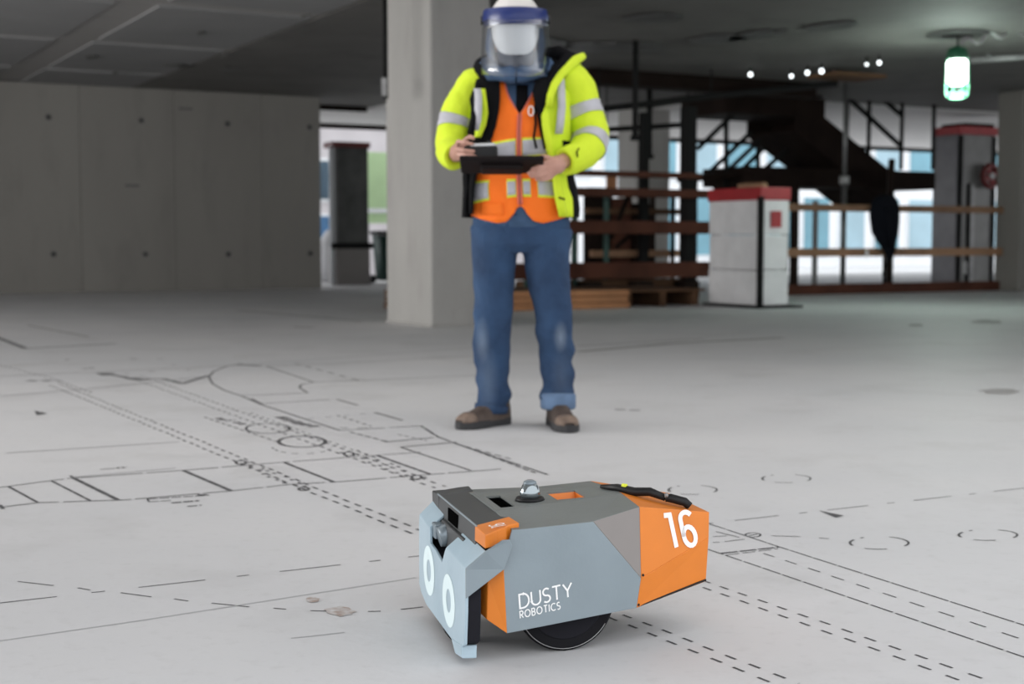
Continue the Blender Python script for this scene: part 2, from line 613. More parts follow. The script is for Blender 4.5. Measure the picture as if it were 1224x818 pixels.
mb.add([on_z(979, 610.5, 0.0012), on_z(1009, 616.5, 0.0012), on_z(999, 619, 0.0012)], [(0, 1, 2)])
mb.build('layout_arrowhead', 'ink', floor, fix=False)
mb = MB()
mb.add([on_z(41, 491, 0.0012), on_z(57, 494.5, 0.0012), on_z(44, 496.5, 0.0012)], [(0, 1, 2)])
mb.build('layout_arrowhead', 'ink', floor, fix=False)

# long room drawing on the left
line([(-10, 608), (45, 601.5), (150, 598), (279, 587), (347, 579.5), (403, 576.5), (515, 567.6), (600, 561)], 0.010, (0.2, 0.012))
line([(-10, 584.5), (61, 575), (88, 572), (220, 562.6), (339, 553), (450, 544.7), (503, 541)], 0.010, (0.25, 0.012))
for p, q, w in (((10, 582), (45, 601), .01), ((61, 575), (108, 599), .01), ((88, 572), (141, 598), .016), ((218.5, 562.6), (276, 587), .016), ((339, 553), (400, 577), .014), ((450, 544.7), (515, 567.6), .014), ((479, 535), (563, 563), .010), ((0, 604), (4, 609), .01)):
    line([p, q], w, (0.12, 0.006))
line([(84, 569), (88, 572)], .01)
line([(120, 561.5), (137, 560.5)], .01)
line([(139, 560), (152, 559)], .022, (0.012, 0.006))
line([(88, 571), (210, 560)], .006, None, 'ink_far')
for s, w in ((((176, 597), (250, 592.6)), .010), (((178, 600.5), (206, 598.6)), .008), (((205, 601.8), (238, 599)), .018), (((224, 606), (241, 604.4)), .012), (((176, 597), (178, 600.5)), .006), (((236, 592), (250, 592)), .02)):
    line(s, w, (0.03, 0.006))
line([(8, 542), (214, 528.6)], 0.008, None, 'ink_far')
# two double dashed runs
for a, b in (((60, 461), (496, 640)), ((70, 458.5), (502, 634.5))):
    line([a, b], 0.009, (0.045, 0.04), jit=0.003)
line([(285, 550), (372, 583)], 0.012, (0.02, 0.05), jit=0.012)
line([(290, 556), (368, 588)], 0.012, (0.02, 0.05), jit=0.012)
for a, b in (((150, 450), (520, 584)), ((168, 449), (532, 582))):
    line([a, b], 0.009, (0.04, 0.045), jit=0.003)
for k in range(3):
    line([(410 + k * 6, 541 - k), (505 + k * 6, 578 - k * 2)], 0.012, (0.025, 0.06), jit=0.015)
for c in ((288, 553.5), (363, 585), (498, 571), (417, 543)):
    line(ell(c[0], c[1], 6, 2.2), 0.01)
line(ell(320, 512.6, 26, 6), 0.011)
line(ell(361, 528.5, 28, 6.6), 0.016)
line(ell(361, 534, 36, 9, 190, 350), 0.008, (0.03, 0.03), 'ink_far')
line([(244, 499), (335, 530)], 0.010, (0.05, 0.03), 'ink_far')
line([(260, 500), (276, 503), (290, 508)], 0.035, (0.03, 0.025), 'ink', jit=0.02)
line([(300, 494), (440, 545)], 0.008, (0.03, 0.05), 'ink_far')
# rounded room and its neighbours
line([(288, 435), (270, 438.5), (255, 444.5), (249.5, 451), (254, 459), (268, 467), (288, 473.5), (312, 484), (406, 515)], 0.012, None, 'ink_far')
line([(288, 473.5), (368, 470), (358, 464), (360, 460), (376, 457), (435, 455), (590, 448)], 0.012, None, 'ink_far')
line([(285, 436), (312, 438)], 0.05, None, 'ink_far')
line([(318, 438), (374, 457)], 0.012, None, 'ink_far')
line([(353, 435), (436, 457)], 0.014, (0.12, 0.1), 'ink_far')
line([(312, 483), (394, 478)], 0.012, None, 'ink_far')
line([(300, 477), (313, 484)], 0.02, None, 'ink_far')
line([(403, 478), (428, 485)], 0.014, None, 'ink_far')
line([(448, 493.5), (481, 503)], 0.016, None, 'ink_far')
line([(332, 498.5), (376, 511)], 0.05, (0.05, 0.012), 'ink_far', jit=0.01)
line([(406, 515), (503, 509.5), (524, 523), (560, 536), (655, 568)], 0.011, (0.2, 0.02))
line([(418, 517), (465, 529)], 0.010, (0.05, 0.02))
line([(459, 529), (518, 523.5)], 0.012)
line([(479, 535), (545, 529)], 0.014)
line([(541, 529), (640, 566)], 0.010, (0.05, 0.02))
line([(545, 531), (610, 549)], 0.010, (0.05, 0.03))
line([(368, 501), (448, 494)], 0.008, (0.03, 0.06), 'ink_far')
line([(403, 497), (444, 510)], 0.010, (0.04, 0.04), 'ink_far')
line([(405, 512), (448, 512)], 0.01, (0.04, 0.04), 'ink_far')
line([(476, 520), (510, 527)], 0.008, (0.03, 0.02))
# far marks
line([(-5, 403), (31, 417), (139, 411)], 0.05, None, 'ink_far')
line([(33, 389), (106, 403)], 0.04, None, 'tyre_mark')
line([(122, 446), (163, 454), (195, 453), (218, 459), (250, 449)], 0.035, None, 'ink_far')
line([(122, 446), (130, 449)], 0.08, None, 'ink_far')
line([(155, 452), (172, 455)], 0.08, None, 'ink_far')
line([(36, 455), (70, 456)], 0.05, (0.06, 0.02), 'ink_far', jit=0.02)
line([(0, 450), (125, 444), (286, 437), (430, 426), (600, 413)], 0.016, None, 'ink_faint')
line([(318, 438), (430, 433), (600, 424)], 0.02, None, 'ink_faint')
line([(0, 474), (120, 464), (250, 450)], 0.016, None, 'ink_faint')
line([(0, 437), (60, 452), (110, 470)], 0.01, (0.05, 0.05), 'ink_far')
for k in range(10):
    u, v = 80 + k * 16 + random.uniform(-6, 6), 428 + random.uniform(0, 20)
    line([(u, v), (u + random.uniform(4, 9), v + random.uniform(-1, 1.5))], 0.03, None, 'ink_faint')
line([(283, 371), (433, 384)], 0.08, None, 'tyre_mark')
line([(350, 391), (375, 392)], 0.1, None, 'tyre_mark')
line([(690, 421), (800, 411), (936, 404)], 0.10, None, 'tyre_mark')
line([(690, 414), (840, 405)], 0.05, None, 'tyre_mark')
line([(735, 490), (765, 491)], 0.05, (0.05, 0.02), 'ink_faint')
for u, v, a, b in ((1180, 385, 26, 3), (1095, 389, 12, 2), (407, 731, 22, 7), (374, 717, 10, 4), (1195, 468, 30, 4)):
    mb = MB()
    zc[0] += 0.000006
    pts = [on_z(u + a * math.cos(t * PI / 8) * random.uniform(.6, 1), v + b * math.sin(t * PI / 8) * random.uniform(.6, 1), zc[0]) for t in range(16)]
    mb.add(pts, [list(range(16))])
    mb.build('floor_stain', 'stain' if u < 500 else 'tyre_mark', floor, fix=False)

# ------------------------------------------------------------------ ceiling
A_CEIL = 1.0
B_SPLIT = 5.55
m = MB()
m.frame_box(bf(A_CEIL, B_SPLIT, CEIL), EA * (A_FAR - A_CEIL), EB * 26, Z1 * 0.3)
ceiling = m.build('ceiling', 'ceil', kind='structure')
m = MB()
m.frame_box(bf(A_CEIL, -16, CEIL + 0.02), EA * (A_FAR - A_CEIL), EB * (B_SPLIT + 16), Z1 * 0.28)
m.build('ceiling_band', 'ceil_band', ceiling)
for a in (5.3, 8.3, 11.3, 14.35, 17.35, 20.35, 23.4):
    for b in (-15.5, -13.9, -12.3, -10.7, -9.1, -7.5, -5.9, -4.3, -2.7, -1.1, 0.5, 2.1, 3.75):
        w = 1.2 if b < 3.7 else 1.62
        l = 2.72 if a < 20 else 2.9
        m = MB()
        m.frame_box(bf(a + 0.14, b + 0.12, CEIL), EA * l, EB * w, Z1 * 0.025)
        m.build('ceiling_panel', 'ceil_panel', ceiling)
for b0, b1, a0 in ((B_SPLIT + .02, 10, 23.6), (10, 14.5, 21.6), (14.5, 31.5, 18.8)):  # far ceiling slabs, coloured pale to stand for daylight near the slab edge
    m = MB()
    m.frame_box(bf(a0, b0, CEIL - 0.02), EA * (A_FAR - a0 - 0.02), EB * (b1 - b0), Z1 * 0.018)
    m.build('daylit_soffit', 'soffit_daylit', ceiling)
m = MB()
m.frame_box(bf(A_FAR - .12, B_SPLIT, CEIL - 0.11), EA * .12, EB * 26, Z1 * 0.10)
m.build('slab_edge_trim', 'dark_steel', ceiling)
m = MB()
m.frame_box(bf(23.5, B_SPLIT, CEIL - 0.08), EA * .1, EB * 4.4, Z1 * 0.08)
m.build('slab_edge_trim', 'dark_steel', ceiling)
# rough patches on the dark soffit
for u, v, du, dv in ((700, 56, 45, 6), (780, 20, 40, 4), (990, 30, 30, 4), (240, 38, 4, 1.5), (110, 67, 7, 2), (268, 65, 3, 1.5), (365, 17, 3, 1.5), (138, 86, 3, 1.5), (210, 77, 20, 1.5), (860, 45, 40, 4), (905, 40, 26, 5), (755, 55, 60, 4), (640, 50, 60, 5), (275, 81, 16, 2)):
    p, q = on_z(u - du, v, CEIL), on_z(u + du, v, CEIL)
    m = MB()
    r = (q - p).length / 2
    c = (p + q) / 2
    n = 14
    ring = [c + EB * (r * math.cos(2 * PI * k / n) * random.uniform(.6, 1)) + EA * (dv * 0.11 * math.sin(2 * PI * k / n) * random.uniform(.6, 1)) for k in range(n)]
    m.plate([p - Z1 * 0.012 for p in ring], 0.012)
    m.build('soffit_patch', 'dark_pillar', ceiling)

# ------------------------------------------------------------------ left wall in cast panels
E0 = on_z(384.5, 345)
E0.z = 0
wl = bpy.data.objects.new('wall_left', None)
COL.objects.link(wl)
wl.location = E0
wl.rotation_euler = (0, 0, PHI)
wl['kind'] = 'structure'


def b_at(u, v):               # distance along the wall from its right end
    d = ray(u, v)
    nrm = EA
    t = (E0 - Vector((0, 0, CAM_H))).dot(nrm) / d.dot(nrm)
    p = Vector((0, 0, CAM_H)) + d * t
    return (p - E0).dot(EB), p.z


cuts = [0.0] + [b_at(u, 345)[0] for u in (315, 211, 99)]
step = cuts[-1] - cuts[-2]
while cuts[-1] > -17:
    cuts.append(cuts[-1] + step)
for x1, x0 in zip(cuts, cuts[1:]):
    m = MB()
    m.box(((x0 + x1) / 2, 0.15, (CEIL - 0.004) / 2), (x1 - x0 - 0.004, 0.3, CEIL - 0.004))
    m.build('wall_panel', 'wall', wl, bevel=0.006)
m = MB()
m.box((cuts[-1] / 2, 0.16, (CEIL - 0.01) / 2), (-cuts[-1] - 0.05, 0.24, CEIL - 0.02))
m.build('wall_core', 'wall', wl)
for u, v in ((58, 140), (169, 144), (272, 148), (370, 152), (64, 304), (174, 304), (273, 304), (371, 303)):
    x, z = b_at(u, v)
    m = MB()
    m.tube([(x, -0.004, z), (x, 0.004, z)], [0.045, 0.05], 12)
    m.tube([(x, -0.0055, z), (x, 0.0, z)], [0.026, 0.026], 12, 1)
    m.build('tie_hole', ['dark_pillar', 'black'], wl)
for u, v in ((158, 222), (222, 130)):
    x, z = b_at(u, v)
    m = MB()
    m.box((x, -0.002, z), (0.22, 0.006, 0.035))
    m.build('patch_mark', 'dark_pillar', wl, bevel=0.002)

# ------------------------------------------------------------------ columns
def column(name, label, corner, wa, wb, mt, h=CEIL, parts=None):
    t = thing(name, label, 'column', (corner.x, corner.y, 0), PHI)
    m = MB()
    m.box((wb / 2, wa / 2, h / 2), (wb, wa, h - 0.002))
    m.build('shaft', mt, t, bevel=0.025)
    m = MB()
    m.box((wb / 2, wa / 2, 0.012), (wb + 0.02, wa + 0.02, 0.024))
    m.build('base_grout', mt, t, bevel=0.008)
    return t


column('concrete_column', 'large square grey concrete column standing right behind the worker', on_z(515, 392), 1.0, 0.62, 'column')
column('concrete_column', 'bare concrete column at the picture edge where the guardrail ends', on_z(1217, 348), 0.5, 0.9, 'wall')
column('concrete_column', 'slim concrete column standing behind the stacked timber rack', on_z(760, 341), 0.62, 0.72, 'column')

# black conduit beside the big column
cp = at_y(461, 118, 13.0)
t = thing('hanging_conduit', 'thin black conduit hanging from ceiling beside the big column', 'pipe', (cp.x, cp.y, 0))
m = MB()
m.cyl((0, 0, cp.z), (0, 0, CEIL), 0.022)
m.build('pipe', 'black_steel', t)
m = MB()
m.box((-0.01, -0.03, cp.z + 0.10), (0.045, 0.05, 0.16))
m.build('tag_label', 'galv', t, label='pale tag')
m = MB()
m.box((0, 0, CEIL - 0.02), (0.14, 0.14, 0.04))
m.build('ceiling_bracket', 'black_steel', t)

# ------------------------------------------------------------------ beyond the gap on the left
pc = on_z(404, 341)
t = thing('wrapped_pillar', 'dark wrapped pillar with red cap seen through the gap left of the column', 'pillar', (pc.x, pc.y, 0), PHI)
ph = at_y(420, 176, pc.y).z
m = MB()
m.box((0.3, 0.2, ph / 2), (0.6, 0.4, ph))
m.build('wrapping', 'dark_pillar', t, bevel=0.01)
m = MB()
m.box((0.27, 0.2, ph + 0.05), (0.72, 0.46, 0.10))
m.build('red_cap', 'dark_red', t)
m = MB()
m.box((0.28, -0.02, at_y(420, 294, pc.y).z), (0.80, 0.06, 0.10))
m.build('strap', 'black_steel', t)
m = MB()
m.box((-0.06, 0.1, ph / 2), (0.09, 0.05, ph))
m.build('edge_post', 'facade', t)
m = MB()
m.box((0.3, 0.2, 0.34), (0.63, 0.43, 0.68))
m.build('lower_wrap', 'taupe', t)

p = on_z(395, 338)
t = thing('debris_bag', 'white woven rubble bag slumped beside the dark wrapped pillar', 'bag', (p.x - 0.02, p.y + 0.6, 0))
m = MB()
m.tube([(0, 0, 0.0), (0, 0, 0.05), (0.02, 0, 0.35), (0.02, 0, 0.7), (0.05, 0, 0.95), (0.06, 0, 1.05)], [0.30, 0.34, 0.36, 0.33, 0.2, 0.05], 16, wob=0.06, wsc=4)
m.build('sack', 'white_bag', t)
m = MB()
m.tube([(0.0, -0.05, 1.0), (-0.1, -0.1, 1.16), (0.08, -0.05, 1.02)], 0.02, 8)
m.build('lifting_loop', 'blue_print', t)
p = on_z(452, 341)
t = thing('waste_bin', 'dark green wheeled bin between the wrapped pillar and the column', 'bin', (p.x + 0.12, p.y + 0.95, 0), PHI)
m = MB()
m.tube([(0, 0, 0.06), (0, 0, 0.9)], [0.27, 0.34], 4, ref=(1, 1, 0))
m.build('tub', 'green_steel', t)
m = MB()
m.box((0, 0, 0.94), (0.56, 0.56, 0.07))
m.build('lid', 'black_steel', t, bevel=0.02)
for s in (-1, 1):
    m = MB()
    m.cyl((s * 0.22, 0.2, 0.08), (s * 0.28, 0.2, 0.08), 0.08)
    m.build('wheel', 'rubber', t)

# white site building with windows, outside, left
wp = on_z(384, 330)
t = thing('site_building', 'white clad building with blue windows outside beyond the left gap', 'building', (wp.x - 2.5, wp.y + 1.2, -0.3), PHI)
m = MB()
m.box((4.4, 1.5, 2.1), (9.0, 3.0, 4.2))
m.build('cladding', 'site_clad', t, bevel=0.02)
m = MB()
m.box((4.4, 1.4, 4.28), (9.3, 3.4, 0.14))
m.build('roof', 'galv', t)
for x, z, w, h, k in ((2.45, 2.55, 0.85, 1.05, 'pane_dark'), (2.45, 1.3, 0.85, 0.9, 'blue_print'), (6.2, 2.3, 1.1, 1.1, 'pane_dark'), (7.7, 2.3, 1.1, 1.1, 'pane_dark')):
    m = MB()
    m.box((x, -0.03, z), (w, 0.08, h))
    f = m.build('window', 'facade', t)
    m = MB()
    m.box((x, -0.075, z), (w - 0.14, 0.03, h - 0.14))
    m.build('pane', k, f)
gp = at_y(453, 266, wp.y - 0.6)
t = thing('hoarding_sheet', 'bright pale green sheet hung outside between dark pillar and column', 'sheet', (gp.x + 0.25, gp.y, 0), PHI)
m = MB()
m.box((0, 0, 1.95), (1.1, 0.03, 1.55))
m.build('sheet', 'green_sheet', t)
m = MB()
m.box((0, -0.02, 1.45), (1.1, 0.03, 0.1))
m.build('hem_strip', 'facade', t)
for x in (-0.52, 0.52):
    m = MB()
    m.cyl((x, 0.04, -0.28), (x, 0.04, 2.75), 0.03, 8)
    m.build('post', 'galv', t)

# ------------------------------------------------------------------ far buildings
def far_building(label, a, b0, b1, h, kind, seed):
    rnd = random.Random(seed)
    o = bf(a, b0, -0.3)
    t = thing('far_building', label, 'building', o, PHI)
    L = b1 - b0
    m = MB()
    m.box((L / 2, 4, h / 2), (L, 8, h))
    m.build('wall', 'facade', t)
    m = MB()
    m.box((L / 2, 4, h + 0.15), (L + 0.4, 8.4, 0.3))
    m.build('roof', 'galv', t)
    nw = int(L / 1.9)
    for i in range(nw):
        for j in range(int((h - 0.5) / 3.0)):
            x = (i + 0.5) * L / nw
            z = 1.7 + j * 3.0
            m = MB()
            m.box((x, -0.03, z), (1.5, 0.10, 2.5))
            f = m.build('window', 'facade', t)
            m = MB()
            m.box((x, -0.09, z), (1.34, 0.04, 2.34))
            m.build('pane', rnd.choice(kind), f)
    return t


far_building('long white building with pale blue glazing outside behind the stair', 46, 23.0, 60, 12.5, ['pane', 'pane2', 'pane2', 'pane'], 3)
far_building('white block with blue windows outside behind the dark wrapped pillar', 50, 6, 21, 12.5, ['pane2', 'pane', 'facade'], 5)

# ------------------------------------------------------------------ timber rack behind the worker
RK = on_z(845, 356)           # right front foot of the rack line


def rk_b(u, v_unused=None):
    d = ray(u, 288)
    n = EA
    t_ = (RK - Vector((0, 0, CAM_H))).dot(n) / d.dot(n)
    return (Vector((0, 0, CAM_H)) + d * t_ - RK).dot(EB)


def rk_z(u, v, da=0.0):
    d = ray(u, v)
    o = RK + EA * da
    t_ = (o - Vector((0, 0, CAM_H))).dot(EA) / d.dot(EA)
    return (Vector((0, 0, CAM_H)) + d * t_).z


rack = thing('timber_rack', 'open rack of red-brown timber rails on dark green posts behind worker', 'rack', (RK.x, RK.y, 0), PHI)
b_left = rk_b(600)
for u0, u1, v0, v1, da, mt, th in ((600, 836, 204, 211, 0.0, 'timber_red', .10), (600, 850, 225, 235, 0.0, 'timber_red', .12), (600, 846, 264, 279.5, -0.02, 'timber_red', .14), (600, 843, 314, 333, -0.04, 'timber_red', .16),
                                   (736, 850, 250, 256.5, 0.75, 'timber_old', .10), (742, 850, 299, 307, 0.75, 'timber', .10), (640, 843, 334, 345, 0.35, 'timber_old', .3)):
    x0, x1 = rk_b(u0), rk_b(u1)
    um = (u0 + u1) / 2
    zt, zb = rk_z(um, v0, da), rk_z(um, v1, da)
    m = MB()
    m.box(((x0 + x1) / 2, da, (zt + zb) / 2), (x1 - x0, th, zt - zb))
    m.build('rail', mt, rack, bevel=0.008)
for u, v0, da, mt, w in ((697, 236, 0.22, 'green_steel', .07), (736, 228, 0.24, 'green_steel', .06), (832, 128, 0.2, 'black_steel', .17), (796, 136, 0.55, 'black_steel', .11), (640, 200, 0.22, 'green_steel', .07), (822, 236, 0.36, 'dark_steel', .05)):
    z = min(rk_z(u, v0, da), CEIL - 0.01)
    m = MB()
    m.box((rk_b(u), da, z / 2), (w, w, z))
    m.build('post', mt, rack, bevel=0.006)
scr = thing('debris_screen', 'dark brown debris screen standing behind right half of timber rack', 'screen', (RK.x + EA.x * 1.3, RK.y + EA.y * 1.3, 0), PHI)
sx0, sx1 = rk_b(764), rk_b(846)
for i, (f0, f1, v0) in enumerate(((0, .3, 226), (.34, .62, 238), (.66, 1.0, 244))):
    m = MB()
    z = rk_z(800, v0, 1.3)
    m.box((sx0 + (sx1 - sx0) * (f0 + f1) / 2, 0, z / 2 + .02), ((sx1 - sx0) * (f1 - f0), 0.04, z - .04))
    m.build('sheet', 'dark_steel' if i != 1 else 'timber_red', scr)
for f_ in (.0, .32, .64, 1.0):
    m = MB()
    z = rk_z(800, 232, 1.3)
    m.box((sx0 + (sx1 - sx0) * f_, 0.06, z / 2), (.06, .06, z))
    m.build('post', 'dark_steel', scr)
for (u0, v0), (u1, v1) in (((752, 285), (772, 236)), ((758, 296), (790, 268)), ((700, 300), (692, 318))):
    m = MB()
    m.bar((rk_b(u0), 0.45, rk_z(u0, v0, 0.45)), (rk_b(u1), 0.45, rk_z(u1, v1, 0.45)), 0.05, 0.05)
    m.build('brace', 'dark_steel', rack)
for u in (655, 708, 770, 825):
    m = MB()
    m.box((rk_b(u), 0.3, 0.12), (0.25, 0.7, 0.24))
    m.build('bearer', 'dark_steel', rack)

# hanging rods and pipes under the ceiling, behind the worker
for (u, v0, v1, yy, r, lab) in ((759, 60, 168, 17.0, .035, 'black threaded rod hanging from ceiling left of the slim concrete column'), (776, 134, 190, 22.5, .045, 'short black hanger hanging over the slim concrete column face')):
    p1 = at_y(u, v1, yy)
    t = thing('ceiling_hanger', lab, 'hanger', (p1.x, p1.y, 0))
    m = MB()
    m.cyl((0, 0, p1.z), (0, 0, CEIL), r, 10)
    m.build('rod', 'black_steel', t)
    m = MB()
    m.box((0, 0, p1.z + 0.03), (r * 3, r * 3, 0.06))
    m.build('end_plate', 'black_steel', t)
for pts, r, lab in (([(655, 137, 19.5), (716, 131, 19.6), (850, 115, 19.8), (1000, 100, 20.3)], .045, 'long black pipe slung under the ceiling towards the stair'),
                    ([(640, 158, 21.0), (725, 155, 21.2), (822, 149, 21.4)], .04, 'lower black pipe passing in front of the slim concrete column')):
    ps = [at_y(*q) for q in pts]
    o = ps[0].copy()
    t = thing('service_pipe', lab, 'pipe', o)
    m = MB()
    m.tube([q - o for q in ps], r, 10)
    m.build('pipe', 'black_steel', t)
    for q in ps[1:]:
        m = MB()
        m.cyl(q - o, (q.x - o.x, q.y - o.y, CEIL - o.z), 0.012, 6)
        m.build('hanger', 'black_steel', t)

# low platform on the floor
PC = on_z(752, 368.5)
pf = thing('plank_platform', 'low stack of orange-brown planks lying on floor beside the worker', 'platform', (PC.x, PC.y, 0), PHI)
zt = at_y(752, 346, PC.y).z
hh = zt / 3
for k in range(3):
    for j in range(5):
        m = MB()
        m.box((-1.25 + random.uniform(-.02, .02) + (0.9 if j else 0) * 0, 0.14 + j * 0.285, hh * (k + 0.5)), (2.5, 0.275, hh - 0.006))
        m.build('plank', 'ply' if j == 0 else 'timber_old', pf, bevel=0.005)
t = thing('plywood_sheet', 'grey weathered plywood sheet lying behind the low plank stack', 'plywood', (PC.x + EB.x * 0.02 + EA.x * 0.05, PC.y + EB.y * 0.02 + EA.y * 0.05, 0), PHI)
m = MB()
m.box((0.62, 0.8, zt - 0.03), (1.2, 1.3, 0.03))
m.build('sheet', 'timber_old', t)
for x in (0.12, 0.62, 1.1):
    m = MB()
    m.box((x, 0.8, (zt - 0.045) / 2), (0.09, 1.25, zt - 0.046))
    m.build('batten', 'timber_old', t)

# ------------------------------------------------------------------ white wrapped crate with red rim
WB = on_z(908, 369)
t = thing('wrapped_crate', 'white plastic-wrapped crate with red taped rim beside the timber rack', 'crate', (WB.x, WB.y, 0), PHI)
hz = at_y(908, 238, WB.y).z
LA, LB = 1.0, 0.42
for k in range(3):
    z0, z1 = 0.03 + (hz - 0.03) * k / 3, 0.03 + (hz - 0.03) * (k + 1) / 3
    m = MB()
    m.box((LB / 2, LA / 2, (z0 + z1) / 2), (LB - 0.01 * (k == 1), LA - 0.01 * (k == 1), z1 - z0 - 0.006))
    m.build('panel', 'wrap', t, bevel=0.012)
m = MB()
m.box((LB / 2, LA / 2, hz + 0.065), (LB + 0.03, LA + 0.03, 0.15))
m.build('red_rim', 'red', t, bevel=0.01, label='red taped rim')
m = MB()
m.box((0.0, 0.0, hz / 2 + 0.03), (0.06, 0.06, hz))
m.build('corner_strip', 'black_steel', t, bevel=0.006, label='black corner strip')
m = MB()
m.box((0.22, -0.008, at_y(927, 262, WB.y).z), (0.15, 0.02, 0.19))
m.build('red_sticker', 'red', t, label='square red sticker')
m = MB()
m.box((LB / 2 + 0.05, LA / 2 - 0.02, 0.014), (LB + 0.22, LA + 0.12, 0.028))
m.build('base_plate', 'black_steel', t)
t2 = thing('timber_offcut', 'pale timber offcut lying on top of the white wrapped crate', 'timber', (WB.x + EA.x * 0.35 + EB.x * 0.15, WB.y + EA.y * 0.35 + EB.y * 0.15, hz + 0.14), PHI + 0.4)
m = MB()
m.box((0, 0, 0.025), (0.12, 0.34, 0.05))
m.build('board', 'timber', t2, bevel=0.004)
m = MB()
m.box((0.02, -0.02, 0.06), (0.1, 0.26, 0.022))
m.build('board', 'timber_old', t2, bevel=0.004)

# ------------------------------------------------------------------ guardrail on the right
G0 = on_z(940, 353)


def g_b(u, da=0.0):
    d = ray(u, 288)
    o = G0 + EA * da
    t_ = (o - Vector((0, 0, CAM_H))).dot(EA) / d.dot(EA)
    return (Vector((0, 0, CAM_H)) + d * t_ - G0).dot(EB)


def g_z(u, v, da=0.0):
    d = ray(u, v)
    o = G0 + EA * da
    t_ = (o - Vector((0, 0, CAM_H))).dot(EA) / d.dot(EA)
    return (Vector((0, 0, CAM_H)) + d * t_).z


gr = thing('guardrail', 'timber guardrail with two rails and toe board in front of stair', 'guardrail', (G0.x, G0.y, 0), PHI)
gL, gR = g_b(900), g_b(1216)
for v, h, mt in ((248, 0.105, 'timber_mid'), (302, 0.12, 'timber')):
    z = g_z(960, v)
    n0 = gL
    for x0, x1 in ((gL, gL + (gR - gL) * 0.52), (gL + (gR - gL) * 0.5, gR)):
        m = MB()
        m.box(((x0 + x1) / 2, 0.0 if x0 == gL else -0.045, z), (x1 - x0, 0.045, h))
        m.build('rail', mt, gr, bevel=0.005)
m = MB()
m.box(((gL + gR) / 2, 0.0, 0.075), (gR - gL, 0.05, 0.15))
m.build('toe_board', 'timber_red', gr, bevel=0.005)
for u, v0, w, mt in ((953, 240, .11, 'dark_steel'), (978, 240, .05, 'steel'), (1068, 190, .07, 'dark_steel')):
    m = MB()
    z = g_z(u, v0, 0.07)
    m.box((g_b(u), 0.07, z / 2), (w, 0.07, z))
    m.build('post', mt, gr)
for u in (1150, 1212):
    m = MB()
    m.box((g_b(u), -0.07, g_z(u, 320)), (0.05, 0.03, 0.2))
    m.build('bracket', 'galv', gr)
m = MB()
m.box((g_b(1032), -0.08, g_z(1032, 304)), (0.05, 0.01, 0.11))
m.build('paper_tag', 'white_print', gr, label='small white tag on the lower rail')
# steel props
for u, v0, lab in ((1008, 92, 'grey steel prop standing by the stair landing, left of the black jacket'), (1062, 196, 'short grey steel prop standing behind the hanging black jacket')):
    x = g_b(u, 0.25)
    o = G0 + EB * x + EA * 0.25
    z = min(g_z(u, v0, 0.25), CEIL)
    t = thing('steel_prop', lab, 'prop', (o.x, o.y, 0), PHI)
    m = MB()
    m.cyl((0, 0, 0.01), (0, 0, z * 0.55), 0.042, 12)
    m.build('outer_tube', 'steel', t)
    m = MB()
    m.cyl((0, 0, z * 0.5), (0, 0, z), 0.032, 12)
    m.build('inner_tube', 'steel', t)
    m = MB()
    m.cyl((0, 0, z * 0.52), (0, 0, z * 0.56), 0.075, 12)
    m.build('collar', 'galv', t)
    m = MB()
    m.box((0, 0, 0.006), (0.16, 0.16, 0.012))
    m.build('base_plate', 'steel', t)

# black jacket on the rail
x = g_b(1054)
o = G0 + EB * x - EA * 0.03
ztop = g_z(1054, 238)
t = thing('hanging_jacket', 'black jacket slung over the guardrail, hanging below the top rail', 'jacket', (o.x, o.y, 0), PHI)
m = MB()
zs = [ztop + 0.03, ztop, ztop - 0.12, ztop - 0.35, ztop - 0.55, ztop - 0.72, ztop - 0.88]
rows = []
for z, cx, a_, b_ in zip([ztop + .05, ztop + .03, ztop - .06, ztop - .18, ztop - .34, ztop - .50, ztop - .64, ztop - .78, ztop - .90], (.02, .02, .01, 0, 0, .02, .06, .10, .12), (.02, .15, .20, .235, .235, .215, .16, .09, .03), (.02, .06, .085, .09, .09, .085, .07, .05, .02)):
    rows.append([Vector((cx - .07 + a_ * 1.22 * math.cos(2 * PI * k / 18), -.095 + b_ * math.sin(2 * PI * k / 18), z)) * 1.0 for k in range(18)])
m.grid(rows, close=True)
for i, q in enumerate(m.v):
    m.v[i] = q + Vector((mnoise.noise(q * 7), 0, mnoise.noise(q * 6 + Vector((3, 3, 3))))) * .03
m.build('body', 'bag', t)
m = MB()
m.tube([(-0.13, -0.15, zs[2]), (-0.12, -0.18, zs[3]), (-0.02, -0.17, zs[5])], [0.05, 0.05, 0.035], 10, wob=0.02)
m.build('sleeve', 'bag', t)
m = MB()
m.tube([(0.08, -0.10, zs[6] + .1), (-0.02, -0.07, zs[6] - 0.15), (-0.06, -0.06, 0.3), (0.0, -0.05, 0.17)], 0.012, 6)
m.build('strap', 'bag', t)

# ------------------------------------------------------------------ staircase
SA = 2.2                       # stair line lies this far behind the guardrail


def s_p(u, v, da=SA):
    d = ray(u, v)
    o = G0 + EA * da
    t_ = (o - Vector((0, 0, CAM_H))).dot(EA) / d.dot(EA)
    p = Vector((0, 0, CAM_H)) + d * t_
    q = p - Vector((G0.x, G0.y, 0))
    return Vector((q.dot(EB), da, p.z))


